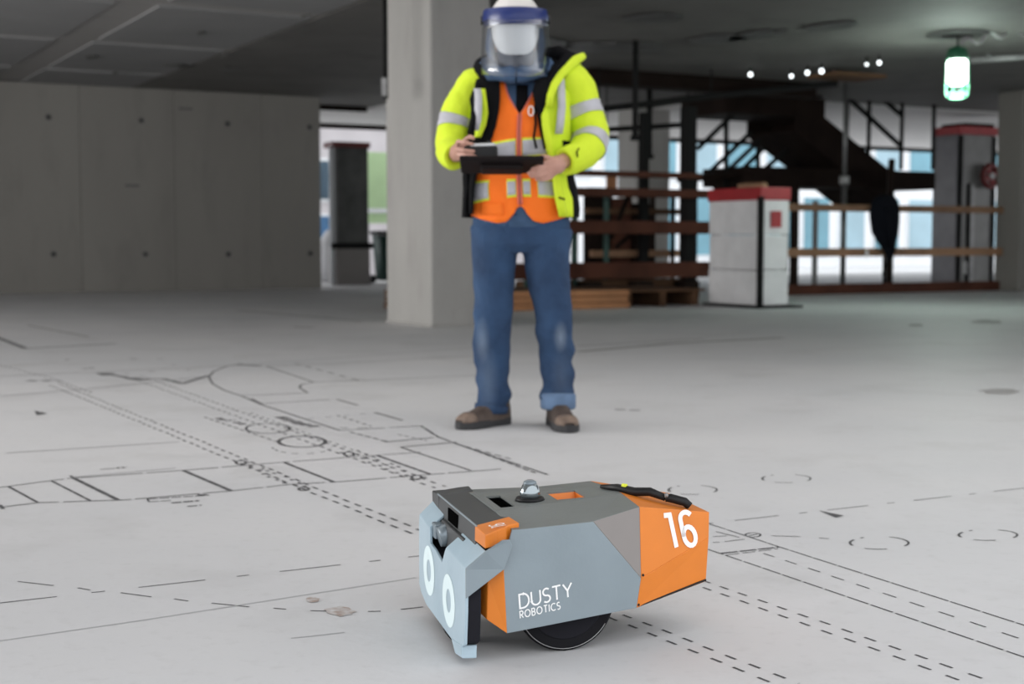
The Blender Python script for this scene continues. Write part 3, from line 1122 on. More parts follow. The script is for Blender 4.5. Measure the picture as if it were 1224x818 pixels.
st = thing('staircase', 'dark steel staircase with landing rising to the ceiling behind guardrail', 'staircase', (G0.x, G0.y, 0), PHI)
pb = s_p(1063, 203)
pt = s_p(987, 141)
sl = (pt - pb)
sl.y = 0
k_top = (CEIL + 0.05 - pb.z) / sl.z
p_top = pb + sl * k_top
W_ST = 1.25
dn = Vector((0, 0, -0.62))
for y in (SA, SA + W_ST):
    m = MB()
    a0, a1 = Vector((pb.x, y, pb.z)), Vector((p_top.x, y, p_top.z))
    m.add([a0, a1, a1 + dn, a0 + dn, a0 + Vector((0, .04, 0)), a1 + Vector((0, .04, 0)), a1 + dn + Vector((0, .04, 0)), a0 + dn + Vector((0, .04, 0))],
          [(0, 1, 2, 3), (7, 6, 5, 4), (0, 4, 5, 1), (1, 5, 6, 2), (2, 6, 7, 3), (3, 7, 4, 0)])
    m.build('stringer', 'dark_steel', st)
m = MB()
a0, a1 = Vector((pb.x, SA + .04, pb.z)) + dn * 0.98, Vector((p_top.x, SA + .04, p_top.z)) + dn * 0.98
wv = Vector((0, W_ST - .04, 0))
m.add([a0, a1, a1 + wv, a0 + wv] + [q + Z1 * .03 for q in (a0, a1, a1 + wv, a0 + wv)], [(0, 1, 2, 3), (7, 6, 5, 4), (0, 4, 5, 1), (1, 5, 6, 2), (2, 6, 7, 3), (3, 7, 4, 0)])
m.build('soffit_plate', 'dark_steel', st)
NT = 8
for k in range(NT):
    f = (k + 0.5) / NT
    c = pb.lerp(p_top, f)
    m = MB()
    m.box((c.x, SA + W_ST / 2 + 0.02, c.z - 0.16), (0.30, W_ST - .05, 0.05))
    m.box((c.x - 0.13, SA + W_ST / 2 + 0.02, c.z - 0.09), (0.02, W_ST - .05, 0.15))
    m.build('tread', 'dark_steel', st)
q0, q1 = s_p(868, 100), s_p(987, 141)
m = MB()
m.box(((q0.x + q1.x) / 2, SA + 0.62, (CEIL - .01 + q1.z) / 2), (q1.x - q0.x, 1.2, CEIL - .01 - q1.z))
m.build('upper_landing', 'dark_steel', st)
lz1 = s_p(1000, 202).z
lz0 = s_p(1000, 224).z
lx0, lx1 = s_p(893, 210).x, s_p(1118, 210).x
m = MB()
m.box(((lx0 + lx1) / 2, SA + 0.6, (lz0 + lz1) / 2), (lx1 - lx0, 1.2, lz1 - lz0))
m.build('landing', 'dark_steel', st)
m = MB()
q0, q1 = s_p(893, 208), s_p(948, 243)
m.box(((q0.x + q1.x) / 2, SA + 0.3, (q0.z + q1.z) / 2), (q1.x - q0.x, 0.9, q0.z - q1.z))
m.build('landing_bracket', 'dark_steel', st)
m = MB()
q0, q1 = s_p(950, 222), s_p(925, 262)
m.bar(q0, q1, .08, .1)
m.build('brace', 'dark_steel', st)
for u0, v0, u1, v1 in ((1001, 105, 1076, 174), (1040, 106, 1078, 138)):
    m = MB()
    q0, q1 = s_p(u0, v0, SA - .04), s_p(u1, v1, SA - .04)
    m.bar(q0, q1, .05, .07)
    m.build('handrail', 'black_steel', st)
for u, v0, v1 in ((1012, 100, 164), (1038, 98, 186), (1077, 100, 203), (1115, 98, 203)):
    m = MB()
    q0, q1 = s_p(u, v0, SA - .06), s_p(u, v1, SA - .06)
    m.cyl((q1.x, q1.y, q1.z), (q1.x, q1.y, min(q0.z, CEIL)), .035, 8)
    m.build('baluster', 'black_steel', st)
for u in (902, 985, 1110):
    m = MB()
    q = s_p(u, 230)
    m.box((q.x, SA + 1.0, lz0 / 2), (0.10, 0.10, lz0))
    m.build('leg', 'dark_steel', st)
# lower flight handrails at the left, rising to the landing
for u0, v0, u1, v1 in ((834, 178, 874, 139), (848, 206, 898, 158), (868, 206, 908, 168), (886, 204, 914, 176), (912, 204, 940, 180)):
    m = MB()
    q0, q1 = s_p(u0, v0, SA + .5), s_p(u1, v1, SA + .5)
    m.bar(q0, q1, .05, .065)
    m.build('handrail', 'black_steel', st)
for u, v0, v1 in ((868, 144, 232), (906, 170, 232)):
    m = MB()
    q0, q1 = s_p(u, v0, SA + .5), s_p(u, v1, SA + .5)
    m.cyl(q1, q0, .04, 8)
    m.build('baluster', 'black_steel', st)
q0, q1 = s_p(826, 214, SA + .5), s_p(896, 206, SA + .5)
m = MB()
m.bar(q0, q1, .8, .09)
m.build('lower_step', 'dark_steel', st)
m = MB()
q = s_p(826, 214, SA + .5)
m.box((q.x + .05, SA + .5, q.z / 2), (.1, .1, q.z))
m.build('leg', 'dark_steel', st)
# header beam at the stair opening
q0, q1 = s_p(700, 118, 0.6), s_p(975, 106, 0.6)
hb = thing('header_beam', 'dark steel beam under the ceiling at the head of the stair', 'beam', (G0.x, G0.y, 0), PHI)
m = MB()
m.box(((q0.x + q1.x) / 2 , 0.6, CEIL - 0.02), (q1.x - q0.x, 0.3, 0.035))
m.build('flange', 'dark_steel', hb)
m = MB()
m.box(((q0.x + q1.x) / 2 , 0.6, CEIL - 0.11), (q1.x - q0.x, 0.03, 0.17))
m.build('web', 'dark_steel', hb)
m = MB()
m.box(((q0.x + q1.x) / 2 , 0.6, CEIL - 0.20), (q1.x - q0.x, 0.3, 0.03))
m.build('flange', 'dark_steel', hb)
m = MB()
q0, q1 = s_p(996, 79, -1.0), s_p(1045, 75, -1.0)
o = G0 + EA * (-1.0) + EB * q0.x
t = thing('ceiling_board', 'brown board fixed under the ceiling above the stair', 'board', (o.x, o.y, CEIL - 0.09), PHI)
m.box((0.25, 0, 0), (0.9, 0.6, 0.05))
m.build('board', 'timber_old', t)
for x in (0.0, 0.5):
    m = MB()
    m.cyl((x, 0, 0.02), (x, 0, 0.09), 0.015, 8)
    m.build('fixing', 'steel', t)
# glowing globes put in for small bright spots above the stair
for u, v, r, pos in ((897, 89, .045, 'leftmost small white spot glowing above the dark stair, apart from the others'), (946, 91, .04, 'small white spot glowing above the stair, left of the bluish pair'), (965, 87, .045, 'small glowing spot next to the widest glow above the stair'), (982, 85, .05, 'bluish glowing spot above the stair, beside the brown board'),
                     (1036, 77, .03, 'faint small spot glowing just right of the brown ceiling board'), (1051, 75, .04, 'rightmost small spot glowing above the stair balusters')):
    dz = 0.10
    p = on_z(u, v, CEIL - dz)
    r *= 0.62
    t = thing('glow_spot', pos, 'bulb', p, 0, 'small glowing spots under the ceiling by the stair')
    m = MB()
    m.ball((0, 0, 0), (r, r, r * 1.1), 12, 8)
    m.build('globe', 'spot_glow', t)
    m = MB()
    m.cyl((0, 0, r * 0.8), (0, 0, dz), 0.014, 8)
    m.build('stem', 'black_steel', t)

# ------------------------------------------------------------------ tall wrapped column at right
WC = on_z(1144, 339)
t = thing('wrapped_cabinet', 'tall grey plastic-wrapped cabinet with dark red top behind the guardrail', 'cabinet', (WC.x, WC.y, 0), PHI)
hz = at_y(1144, 160, WC.y).z
m = MB()
m.box((0.46, 0.33, hz / 2), (0.90, 0.64, hz))
m.build('wrap_front', 'wrap_grey', t, bevel=0.015)
m = MB()
m.box((-0.008, 0.34, hz / 2), (0.03, 0.60, hz - 0.02))
m.build('wrap_side', 'wrap_dull', t, bevel=0.006)
m = MB()
m.box((0.46, 0.33, hz + 0.07), (0.98, 0.72, 0.15))
m.build('red_top', 'red', t, bevel=0.01, label='dark red top band')
m = MB()
m.box((0.55, 0.35, hz + 0.18), (0.75, 0.6, 0.07))
m.build('cover_board', 'dark_steel', t)
for x, w, mt in ((0.02, .07, 'black_steel'), (0.88, .07, 'black_steel'), (0.24, .05, 'black_steel'), (0.33, .09, 'galv')):
    m = MB()
    m.box((x, -0.005, hz / 2 if mt == 'black_steel' and x != .24 else hz * .34), (w, 0.04, hz - 0.05 if mt == 'black_steel' and x != .24 else hz * .66))
    m.build('corner_strip', mt, t)
v0 = at_y(1185, 210, WC.y)
loc = Vector((WC.x, WC.y, 0)) + EB * 0.66 - EA * 0.13
t = thing('hose_valve', 'red round valve wheel mounted on the tall wrapped cabinet', 'valve', (loc.x, loc.y, v0.z), PHI)
m = MB()
m.tube([(0.19 * math.cos(a * PI / 8), 0, 0.19 * math.sin(a * PI / 8)) for a in range(17)], 0.055, 10, cap=False)
m.build('rim', 'dark_red', t)
m = MB()
m.cyl((0, -0.06, 0), (0, 0.07, 0), 0.06)
m.build('hub', 'galv', t)
for a in range(4):
    m = MB()
    m.bar((0, 0, 0), (0.19 * math.cos(a * PI / 2 + .4), 0, 0.19 * math.sin(a * PI / 2 + .4)), .05, .06)
    m.build('spoke', 'red', t)
m = MB()
m.cyl((0.16, 0.0, 0), (0.36, 0.0, 0), 0.06)
m.build('outlet', 'dark_red', t)

# outside, beyond the rack: container, barrier
p = on_z(700, 318)
t = thing('site_container', 'pale site container parked outside, seen between the rack rails', 'container', (p.x - 1.5, p.y, -0.3), PHI)
m = MB()
m.box((2.0, 1.2, 1.35), (4.2, 2.4, 2.4))
m.build('body', 'facade', t, bevel=0.03)
for k in range(7):
    m = MB()
    m.box((0.3 + k * 0.58, -0.02, 1.35), (0.28, 0.06, 2.1))
    m.build('rib_panel', 'pane2' if k % 2 else 'facade', t)
m = MB()
m.box((2.0, 1.2, 0.08), (4.0, 2.2, 0.16))
m.build('skid', 'galv', t)
p = at_y(731, 222, 27.5)
t = thing('barrier_panel', 'orange barrier panel outside between the top rack rails', 'barrier', (p.x, p.y, -0.3), PHI)
m = MB()
m.box((0, 0, p.z + 0.3), (0.22, 0.05, 0.34))
m.build('panel', 'ply', t)
m = MB()
m.box((0, 0, (p.z + 0.2) / 2), (0.05, 0.04, p.z + 0.2))
m.build('post', 'galv', t)

# ------------------------------------------------------------------ hanging work light
LP = on_z(1145, 40, CEIL)
t = thing('work_light', 'glowing white work light in a green cage hanging from ceiling', 'light', (LP.x, LP.y, 0))
z_cap1, z_cap0 = at_y(1145, 55, LP.y).z, at_y(1145, 69, LP.y).z
z_b0, z_cage = at_y(1145, 101, LP.y).z, at_y(1145, 118, LP.y).z
R_L = 0.115
m = MB()
m.tube([(0, 0, z_cap0 - .02), (0, 0, z_cap0 + .02), (0, 0, z_cap1 - .03), (0, 0, z_cap1)], [0.13, 0.13, 0.10, 0.03], 18)
m.build('cap', 'green_cage', t)
m = MB()
m.tube([(0, 0, z_b0), (0, 0, z_b0 + .03), (0, 0, z_cap0 - .05), (0, 0, z_cap0 - .025)], [0.07, R_L, R_L, 0.09], 18)
bulb = m.build('lamp', 'lamp_glass', t)
for k in range(8):
    a = k * PI / 4
    m = MB()
    m.tube([(0.132 * math.cos(a), 0.132 * math.sin(a), z_cap0 - .02), (0.138 * math.cos(a), 0.138 * math.sin(a), z_b0), (0.125 * math.cos(a), 0.125 * math.sin(a), z_cage + .03), (0.06 * math.cos(a), 0.06 * math.sin(a), z_cage)], 0.006, 6)
    m.build('cage_wire', 'green_cage', t)
for z, r in ((z_b0 - .0, .138), (z_cage + .07, .132), (z_cage + .015, .09)):
    m = MB()
    m.tube([(r * math.cos(a * PI / 10), r * math.sin(a * PI / 10), z) for a in range(21)], 0.006, 6, cap=False)
    m.build('cage_ring', 'green_cage', t)
m = MB()
m.tube([(0, 0, z_cap1 - .01), (0, 0, z_cap1 + .08), (0.02, 0, CEIL)], 0.012, 8)
m.build('hook', 'black_steel', t)
m = MB()
m.tube([(0, 0, CEIL - .001), (0, 0, CEIL - .03)], [0.35, 0.33], 20)
m.build('ceiling_plate', 'dark_pillar', t)
m = MB()
cpts = [(0.02 + 0.55 * k / 12, -0.05, z_cap1 + 0.02 + 0.14 * (k / 12) + 0.05 * math.sin(k * 1.1)) for k in range(13)] + [(0.75, 0, CEIL - .01)]
m.tube(cpts, 0.022, 8)
m.build('cord', 'galv', t, label='looped pale power cord')
ld = bpy.data.lights.new('work_light_glow', 'POINT')
ld.energy = 60
ld.color = (0.82, 1.0, 0.90)
ld.shadow_soft_size = 0.12
lo = bpy.data.objects.new('work_light_glow', ld)
COL.objects.link(lo)
lo.parent = t
lo.location = (0, 0, z_b0 - 0.12)
p0, p1 = on_z(1160, 72, CEIL - 0.06), on_z(1260, 66, CEIL - 0.06)
t = thing('pale_conduit', 'pale metal conduit fixed under the ceiling right of the work light', 'conduit', p0)
m = MB()
m.cyl((0, 0, 0), p1 - p0, 0.04, 10)
m.build('pipe', 'galv', t)
for f in (0.2, 0.8):
    m = MB()
    q = (p1 - p0) * f
    m.box((q.x, q.y, 0.03), (0.05, 0.1, 0.06))
    m.build('clamp', 'steel', t)

# ------------------------------------------------------------------ the layout robot
RYAW = 0.25929
robot = thing('layout_robot', 'grey and orange floor-marking robot numbered 16 with pale ringed face', 'robot', (-0.05564, 2.79786, 0), RYAW)


def L(l, w, z):               # robot-local: l to the rear, w towards the number side, z up
    return Vector((l, -w, z))


def mir(p):
    return Vector((p.x, -p.y, p.z))


S1, S2, Q = L(0, .218, .259), L(.164, .195, .262), L(.272, .154, .277)
FD, G, B = L(.271, .173, .140), L(.264, .163, .081), L(-.005, .200, .060)
R1, R2, RM = L(.434, .113, .251), L(.427, .116, .112), L(.431, .119, .201)
BM = L(-.017, .214, .193)     # front edge of the side panel, lower bend
CEN = L(.2, 0, .16)
_n = (G - B).cross(S2 - B)
for _p in (S1, BM, FD):
    _p.y += _n.dot(B - _p) / _n.y


def panel(name, pts, mt, t=0.004, parent=robot, bevel=0.0012):
    pts = [Vector(p) for p in pts]
    n = Vector((0, 0, 0))
    for i in range(len(pts)):
        n += (pts[i] - pts[0]).cross(pts[(i + 1) % len(pts)] - pts[0])
    c = sum(pts, Vector()) / len(pts)
    if n.dot(c - CEN) < 0:
        pts = pts[::-1]
    m = MB()
    m.plate(pts, t)
    return m.build(name, mt, parent, bevel=bevel)


# stroke lettering, one glyph per unit of height
def arc(cx, cy, rx, ry, a0, a1, n=10):
    return [(cx + rx * math.cos(math.radians(a0 + (a1 - a0) * i / n)), cy + ry * math.sin(math.radians(a0 + (a1 - a0) * i / n))) for i in range(n + 1)]


GL = {
    'D': (.74, [[(0, 0), (0, 1), (.28, 1)] + arc(.28, .5, .42, .5, 90, -90, 12) + [(0, 0)]]),
    'U': (.70, [[(0, 1), (0, .33)] + arc(.33, .33, .33, .33, 180, 360, 10) + [(.66, 1)]]),
    'S': (.56, [arc(.27, .745, .25, .255, 40, 270, 12) + arc(.27, .25, .26, .25, 90, -140, 12)[1:]]),
    'T': (.66, [[(0, 1), (.64, 1)], [(.32, 1), (.32, 0)]]),
    'Y': (.70, [[(0, 1), (.33, .48), (.66, 1)], [(.33, .48), (.33, 0)]]),
    'R': (.60, [[(0, 0), (0, 1), (.28, 1)] + arc(.28, .74, .26, .26, 90, -90, 8) + [(0, .48)], [(.24, .48), (.54, 0)]]),
    'O': (.98, [arc(.46, .5, .46, .5, 0, 360, 22)]),
    'B': (.60, [[(0, 0), (0, 1), (.28, 1)] + arc(.28, .76, .22, .24, 90, -90, 8) + [(0, .52)], [(.28, .52)] + arc(.28, .26, .27, .26, 90, -90, 8) + [(0, 0)]]),
    'I': (.12, [[(.03, 0), (.03, 1)]]),
    'C': (.80, [arc(.46, .5, .46, .5, 50, 310, 16)]),
    '1': (.34, [[(.02, .97), (.25, .97), (.25, 0)]]),
    '6': (.56, [arc(.30, .78, .24, .22, 35, 180, 10) + arc(.29, .28, .23, .28, 180, 540, 18)]),
}


def write(name, text, org, ux, uy, h, stroke, gap, parent, mt, xs=1.0, weights=None):
    nrm = ux.cross(uy).normalized()
    m = MB()
    x = 0.0
    k = 0
    for ch in text:
        adv, strokes = GL[ch]
        for stq in strokes:
            k += 1
            P = [org + ux * (x + px_ * h * xs) + uy * (py_ * h) + nrm * (0.0009 + k * 0.00002) for px_, py_ in stq]
            closed = (P[0] - P[-1]).length < 1e-6
            vs = []
            n = len(P)
            for i in range(n):
                a = P[i - 1] if i else (P[-2] if closed else None)
                b = P[i + 1] if i < n - 1 else (P[1] if closed else None)
                d1 = (P[i] - a).normalized() if a else None
                d2 = (b - P[i]).normalized() if b else None
                if d1 is None:
                    d1 = d2
                if d2 is None:
                    d2 = d1
                n1, n2 = nrm.cross(d1), nrm.cross(d2)
                mm = (n1 + n2)
                mm = mm.normalized() if mm.length > 1e-4 else n1
                sc = 1 / max(0.5, mm.dot(n1))
                vs += [P[i] - mm * stroke / 2 * sc, P[i] + mm * stroke / 2 * sc]
            m.add(vs, [(2 * i, 2 * i + 2, 2 * i + 3, 2 * i + 1) for i in range(n - 1)])
        x += (adv * xs + gap) * h
    o = m.build(name, mt, parent, fix=False)
    return o


for side in (1, -1):
    T = (lambda p: p) if side == 1 else mir
    sp = panel('side_panel', [T(p) for p in (S1, S2, FD, G, B, BM)], 'grey')
    panel('corner_panel', [T(p) for p in (S2, Q, FD)], 'taupe')
    up = panel('rear_side_panel', [T(p) for p in (Q, R1, RM, FD)], 'orange')
    panel('rear_side_panel', [T(p) for p in (FD, RM, R2, G)], 'orange')
    for p in (FD, G):
        mb = MB()
        mb.ball(T(p) + Vector((0.004, 0.0, 0.006)), 0.0025, 8, 6)
        mb.build('rivet', 'black', robot)
    if side == 1:
        # lettering lies in the panel's own plane
        nrm = (G - B).cross(S2 - B).normalized()
        ux = (L(.129, .188, .1385) - L(.018, .203, .125)).normalized()
        uy = nrm.cross(ux).normalized()
        if uy.z < 0:
            uy = -uy
        ux = (ux - uy * ux.dot(uy)).normalized()

        def on_side(l, z):
            p = L(l, .2, z)
            return p + Vector((0, 1, 0)) * (nrm.dot(B - p) / nrm.y)

        outn = ux.cross(uy)
        write('lettering', 'DUSTY', on_side(.0195, .1065), ux, uy, 0.0272, .0034, .16, sp, 'white_print', xs=1.0)
        write('lettering', 'ROBOTICS', on_side(.0205, .0872), ux, uy, .0138, .0022, .22, sp, 'white_print', xs=.84)
        n2 = (R1 - Q).cross(FD - Q).normalized()
        ux2 = (R1 - Q)
        ux2.z = 0
        ux2.normalize()
        if n2.dot(Vector((0, -1, 0))) < 0:
            n2 = -n2
        uy2 = n2.cross(ux2).normalized()

        def on_rear(l, z):
            p = L(l, .14, z)
            return p + Vector((0, 1, 0)) * (n2.dot(Q - p) / n2.y)

        sk = (uy2 + ux2 * -0.20).normalized()
        write('lettering', '16', on_rear(.339, .1905), ux2, sk, .068, .0098, .20, up, 'white_print', xs=.88)

panel('rear_panel', [R1, mir(R1), mir(R2), R2], 'orange')
# top: two sloping halves about a flat middle strip
T1, T2 = L(.0, .095, .272), L(.275, .040, .284)


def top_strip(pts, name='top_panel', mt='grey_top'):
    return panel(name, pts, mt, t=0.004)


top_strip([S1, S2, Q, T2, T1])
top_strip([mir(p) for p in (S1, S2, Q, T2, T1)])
zt = lambda l: .272 + l / .275 * .012
we = lambda l: .095 - l / .275 * .055


def mid(l0, l1, w00, w01, w10, w11):       # flat middle strip, laid in pieces round its two openings
    panel('top_piece', [L(l0, w00, zt(l0)), L(l1, w10, zt(l1)), L(l1, w11, zt(l1)), L(l0, w01, zt(l0))], 'grey_top', bevel=0)


mid(0, .016, -we(0), we(0), -we(.016), we(.016))
mid(.016, .046, -we(.016), -.052, -we(.046), -.052)
mid(.016, .046, .072, we(.016), .072, we(.046))
mid(.046, .138, -we(.046), we(.046), -we(.138), we(.138))
mid(.138, .198, -we(.138), -.032, -we(.198), -.032)
mid(.138, .198, .046, we(.138), .046, we(.198))
mid(.198, .275, -we(.198), we(.198), -we(.275), we(.275))
mb = MB()
mb.box((.031, -.010, .256), (.034, .128, .012))
mb.build('slot_well', 'void', robot)
mb = MB()
mb.add([L(.138, -.032, zt(.138) - .003), L(.198, -.032, zt(.198) - .003), L(.198, .046, zt(.198) - .003), L(.138, .046, zt(.138) - .003), L(.155, -.024, .262), L(.198, -.024, .262), L(.198, .038, .262), L(.155, .038, .262)],
       [(0, 1, 5, 4), (1, 2, 6, 5), (2, 3, 7, 6), (3, 0, 4, 7), (4, 5, 6, 7)])
mb.build('pocket', 'orange', robot)
panel('rear_top_panel', [Q, R1, mir(R1), mir(Q), L(.275, -.040, .284), L(.275, .040, .284)], 'orange')
# chassis under the shell
mb = MB()
mb.box((.19, 0, .135), (.36, .20, .07))
mb.build('chassis', 'black', robot, bevel=.004)
panel('belly_panel', [G, mir(G), mir(R2) + Vector((0, .004, .002)), R2 + Vector((0, -.004, .002))], 'black')
panel('belly_panel', [B + Vector((0, .006, 0)), mir(B) - Vector((0, .006, 0)), mir(G), G], 'black')

# survey prism on a black ring
PR = L(.088, .024, .276)
mb = MB()
mb.tube([PR, PR + Z1 * .006], [.030, .027], 24)
pring = mb.build('prism_ring', 'black', robot)
mb = MB()
mb.tube([PR + Z1 * .004, PR + Z1 * .010, PR + Z1 * .018, PR + Z1 * .028, PR + Z1 * .034, PR + Z1 * .038], [.017, .0205, .0205, .0165, .0125, .004], 20)
mb.build('prism_glass', 'glass_lens', pring)
mb = MB()
mb.tube([PR + Z1 * .031, PR + Z1 * .037, PR + Z1 * .0405], [.0138, .0128, .006], 16)
mb.build('prism_cap', 'lens', pring)

# sensor bar across the front with orange ends
BZ0, BZ1 = .218, .262
mb = MB()
BAR = [(-.058, BZ0), (-.056, BZ1 - .002), (.002, .268), (.014, .267), (.010, BZ0)]
wl_ = .166
mb.add([L(l, -wl_, z) for l, z in BAR] + [L(l, wl_, z) for l, z in BAR], [(0, 1, 2, 3, 4), (9, 8, 7, 6, 5)] + [(i, i + 5, (i + 1) % 5 + 5, (i + 1) % 5) for i in range(5)])
bar = mb.build('sensor_bar', 'dark', robot, bevel=.002)
mb = MB()
mb.box((-.0560, .024, .238), (.006, .086, .026))
mb.build('camera_slot', 'void', bar)
mb = MB()
mb.box((-.057, 0, .2605), (.003, .35, .0022))
mb.build('bar_edge', 'grey', bar)
for s in (1, -1):
    T = (lambda p: p) if s == 1 else mir
    mb = MB()
    low = .2305
    poly = [(-.058, .165), (.012, .150), (.017, .206), (-.003, .209), (-.010, .214), (-.030, .222), (-.056, .240)]
    topz = [.2600, .2705, .2690, .2665, .265, .261, .2565]
    n = len(poly)
    vs = [T(L(l, w, z)) for (l, w), z in zip(poly, topz)] + [T(L(l, w * .985, low)) for l, w in poly]
    mb.add(vs, [list(range(n)), list(range(2 * n - 1, n - 1, -1))] + [(i, i + n, (i + 1) % n + n, (i + 1) % n) for i in range(n)])
    cap = mb.build('bar_end_cap', 'orange' if s == 1 else 'dark', robot, bevel=.002)
    if s == 1:
        # the same number, to be read from the robot's front
        o0 = L(-.030, .226, .2652)
        write('lettering', '16', L(-.012, .226, .2682), Vector((0, 1, 0)), Vector((1, 0, .12)).normalized() * -1, .028, .0032, .16, cap, 'white_print', xs=.95)

# face plate
FL_ = -.088
half = [(.107, .026), (.185, .036), (.205, .046), (.214, .110), (.217, .188)]
notch = [(.050, .196), (.036, .186), (.008, .157), (-.060, .168), (-.107, .172), (-.112, .203)]
outl = [L(FL_, w, z) for w, z in half] + [L(FL_, .214, .192)] + [L(FL_, w, z) for w, z in notch] + [L(FL_, -.217, .211), L(FL_, -.224, .190), L(FL_, -.224, .060), L(FL_, -.205, .046), L(FL_, -.153, .033)]
pl = panel('face_plate', outl, 'face', t=.006, bevel=.0015)
for w, z in ((.072, .096), (-.118, .112)):
    ny, nz = .050, .050
    mb = MB()
    n = 30
    ro = [L(FL_ - .0005, w + .056 * math.cos(2 * PI * i / n), z + .051 * math.sin(2 * PI * i / n)) for i in range(n)]
    ri = [L(FL_ - .0005, w + .021 * math.cos(2 * PI * i / n), z + .023 * math.sin(2 * PI * i / n)) for i in range(n)]
    mb.add(ro + ri, [(i, (i + 1) % n, n + (i + 1) % n, n + i) for i in range(n)])
    mb.build('ring_mark', 'ring', pl, fix=False)
# folded-back facets of the face plate
panel('face_facet', [L(FL_, .214, .192), L(FL_, .050, .196), L(-.054, .061, .228), L(-.054, .231, .226)], 'face', t=.005)
panel('face_facet', [L(FL_, -.112, .203), L(FL_, -.217, .211), L(-.054, -.232, .237), L(-.054, -.114, .231)], 'face', t=.005)
# side arms that carry the plate
for s in (1, -1):
    T = (lambda p: p) if s == 1 else mir
    a = [L(FL_, .215, .192), L(-.054, .231, .226), L(-.024, .238, .246), L(-.010, .236, .246), L(-.004, .232, .234), L(-.018, .226, .190), L(FL_, .216, .137)]
    mb = MB()
    mb.plate([T(p) for p in a], .006)
    mb.build('side_arm', 'grey', robot, bevel=.0012)
    # orange chamfer in front of the side panel
    panel('front_chamfer', [T(p) for p in (L(-.016, .217, .19), B, L(-.043, .196, .088), L(-.043, .204, .165))], 'orange')
    panel('front_chamfer', [T(p) for p in (L(-.043, .204, .168), L(-.043, .196, .088), L(-.056, .15, .10), L(-.056, .15, .168))], 'orange')
# dark padding behind the plate
mb = MB()
pad = [L(FL_ + .001, w, z) for w, z in ((.10, .030), (.183, .040), (.203, .050), (.211, .11), (.211, .150), (.10, .150), (-.10, .160), (-.21, .175), (-.218, .062), (-.15, .037))]
mb.plate([p + Vector((.004, 0, 0)) for p in pad], .026)
o_ = mb.build('padding', 'foam', robot, bevel=.002)
mb = MB()
mb.box((-.05, 0, .19), (.012, .30, .07))
mb.build('recess_back', 'foam', robot)
mb = MB()
mb.tube([L(-.078, -.065, .192), L(-.05, -.065, .198)], [.020, .026], 18)
ln_ = mb.build('lens_barrel', 'lens', robot)
mb = MB()
mb.box((-.072, .100, .199), (.02, .035, .03))
mb.build('lens_bracket', 'lens', robot, bevel=.002)
mb = MB()
mb.box((-.060, 0, .199), (.012, .20, .045))
mb.build('lens_plate', 'dark', robot, bevel=.002)
# little foot under the plate
mb = MB()
mb.add([L(-.090, .10, .030), L(-.090, .185, .040), L(-.060, .19, .040), L(-.060, .10, .030), L(-.090, .135, .010), L(-.088, .190, .016), L(-.062, .195, .016), L(-.062, .135, .010)],
       [(0, 1, 2, 3), (7, 6, 5, 4), (0, 4, 5, 1), (1, 5, 6, 2), (2, 6, 7, 3), (3, 7, 4, 0)])
mb.build('foot', 'face', robot, bevel=.002)
mb = MB()
mb.tube([L(-.06, -.02, .02), L(-.06, .02, .02)], .02, 14)
mb.build('caster', 'rubber', robot)

# drive wheels
for s in (1, -1):
    c = L(.127, s * .128, .100)
    mb = MB()
    e = Vector((0, -s, 0))
    mb.tube([c - e * .030, c - e * .028, c + e * .010, c + e * .014, c + e * .0145], [.088, .0985, .0995, .094, .088], 40)
    wh = mb.build('wheel', 'rubber', robot)
    mb = MB()
    mb.tube([c + e * .013, c + e * .017], [.078, .074], 32)
    mb.build('wheel_disc', 'foam', wh)
    mb = MB()
    mb.tube([c + e * .0142 + Vector((.0945 * math.cos(3.1 + a * PI / 30), 0, .0945 * math.sin(3.1 + a * PI / 30))) for a in range(26)], .0008, 6, cap=False)
    mb.build('rim_wire', 'galv', wh)

# black strap handle along the rear top
h0, h1, h2, h3 = L(.252, -.022, .288), L(.300, .048, .287), L(.349, .090, .276), L(.394, .108, .264)
mb = MB()
mb.tube([h0, h0.lerp(h1, .5) + Z1 * .003, h1, h1.lerp(h2, .5) + Z1 * .008, h2 + Z1 * .004], [.004, .008, .009, .009, .007], 12)
hd = mb.build('handle', 'black', robot)
mb = MB()
mb.tube([h2 + Z1 * .003, h2.lerp(h3, .2) + Z1 * .006, h2.lerp(h3, .8) + Z1 * .006, h3], [.007, .009, .009, .008], 12)
mb.build('buckle', 'black', hd)
mb = MB()
mb.tube([h0.lerp(h1, .62) + Vector((.0, -.004, .0095)), h0.lerp(h1, .74) + Vector((.0, -.004, .0095))], .0042, 8)
mb.build('strap_tag', 'lime_edge', hd, label='small yellow tag')
mb = MB()
mb.tube([h2 + Vector((-.003, -.006, .010)), h2 + Vector((.003, -.006, .010))], .0045, 8)
mb.build('strap_ring', 'galv', hd)

# ------------------------------------------------------------------ the worker
PY = 6.08
PO = Vector((0.03, PY, 0))


def P(u, v, dy=0.0):
    return at_y(u, v, PY + dy) - PO


worker = thing('person', 'person in yellow jacket, orange vest, jeans and white helmet holding a tablet', 'person', PO)


def nz3(p, sc, seed=0.0):
    return mnoise.noise(Vector(p) * sc + Vector((seed, seed * 1.7, seed * .3)))


# --- body: one continuous skin, grown from overlapping limbs
mb = MB()
HC = P(616, 50, -.03)


def limb(pts, n=12):
    mb.tube([p for p, r in pts], [r for p, r in pts], n)
    for p, r in (pts[0], pts[-1]):
        mb.ball(p, r, n, 6)


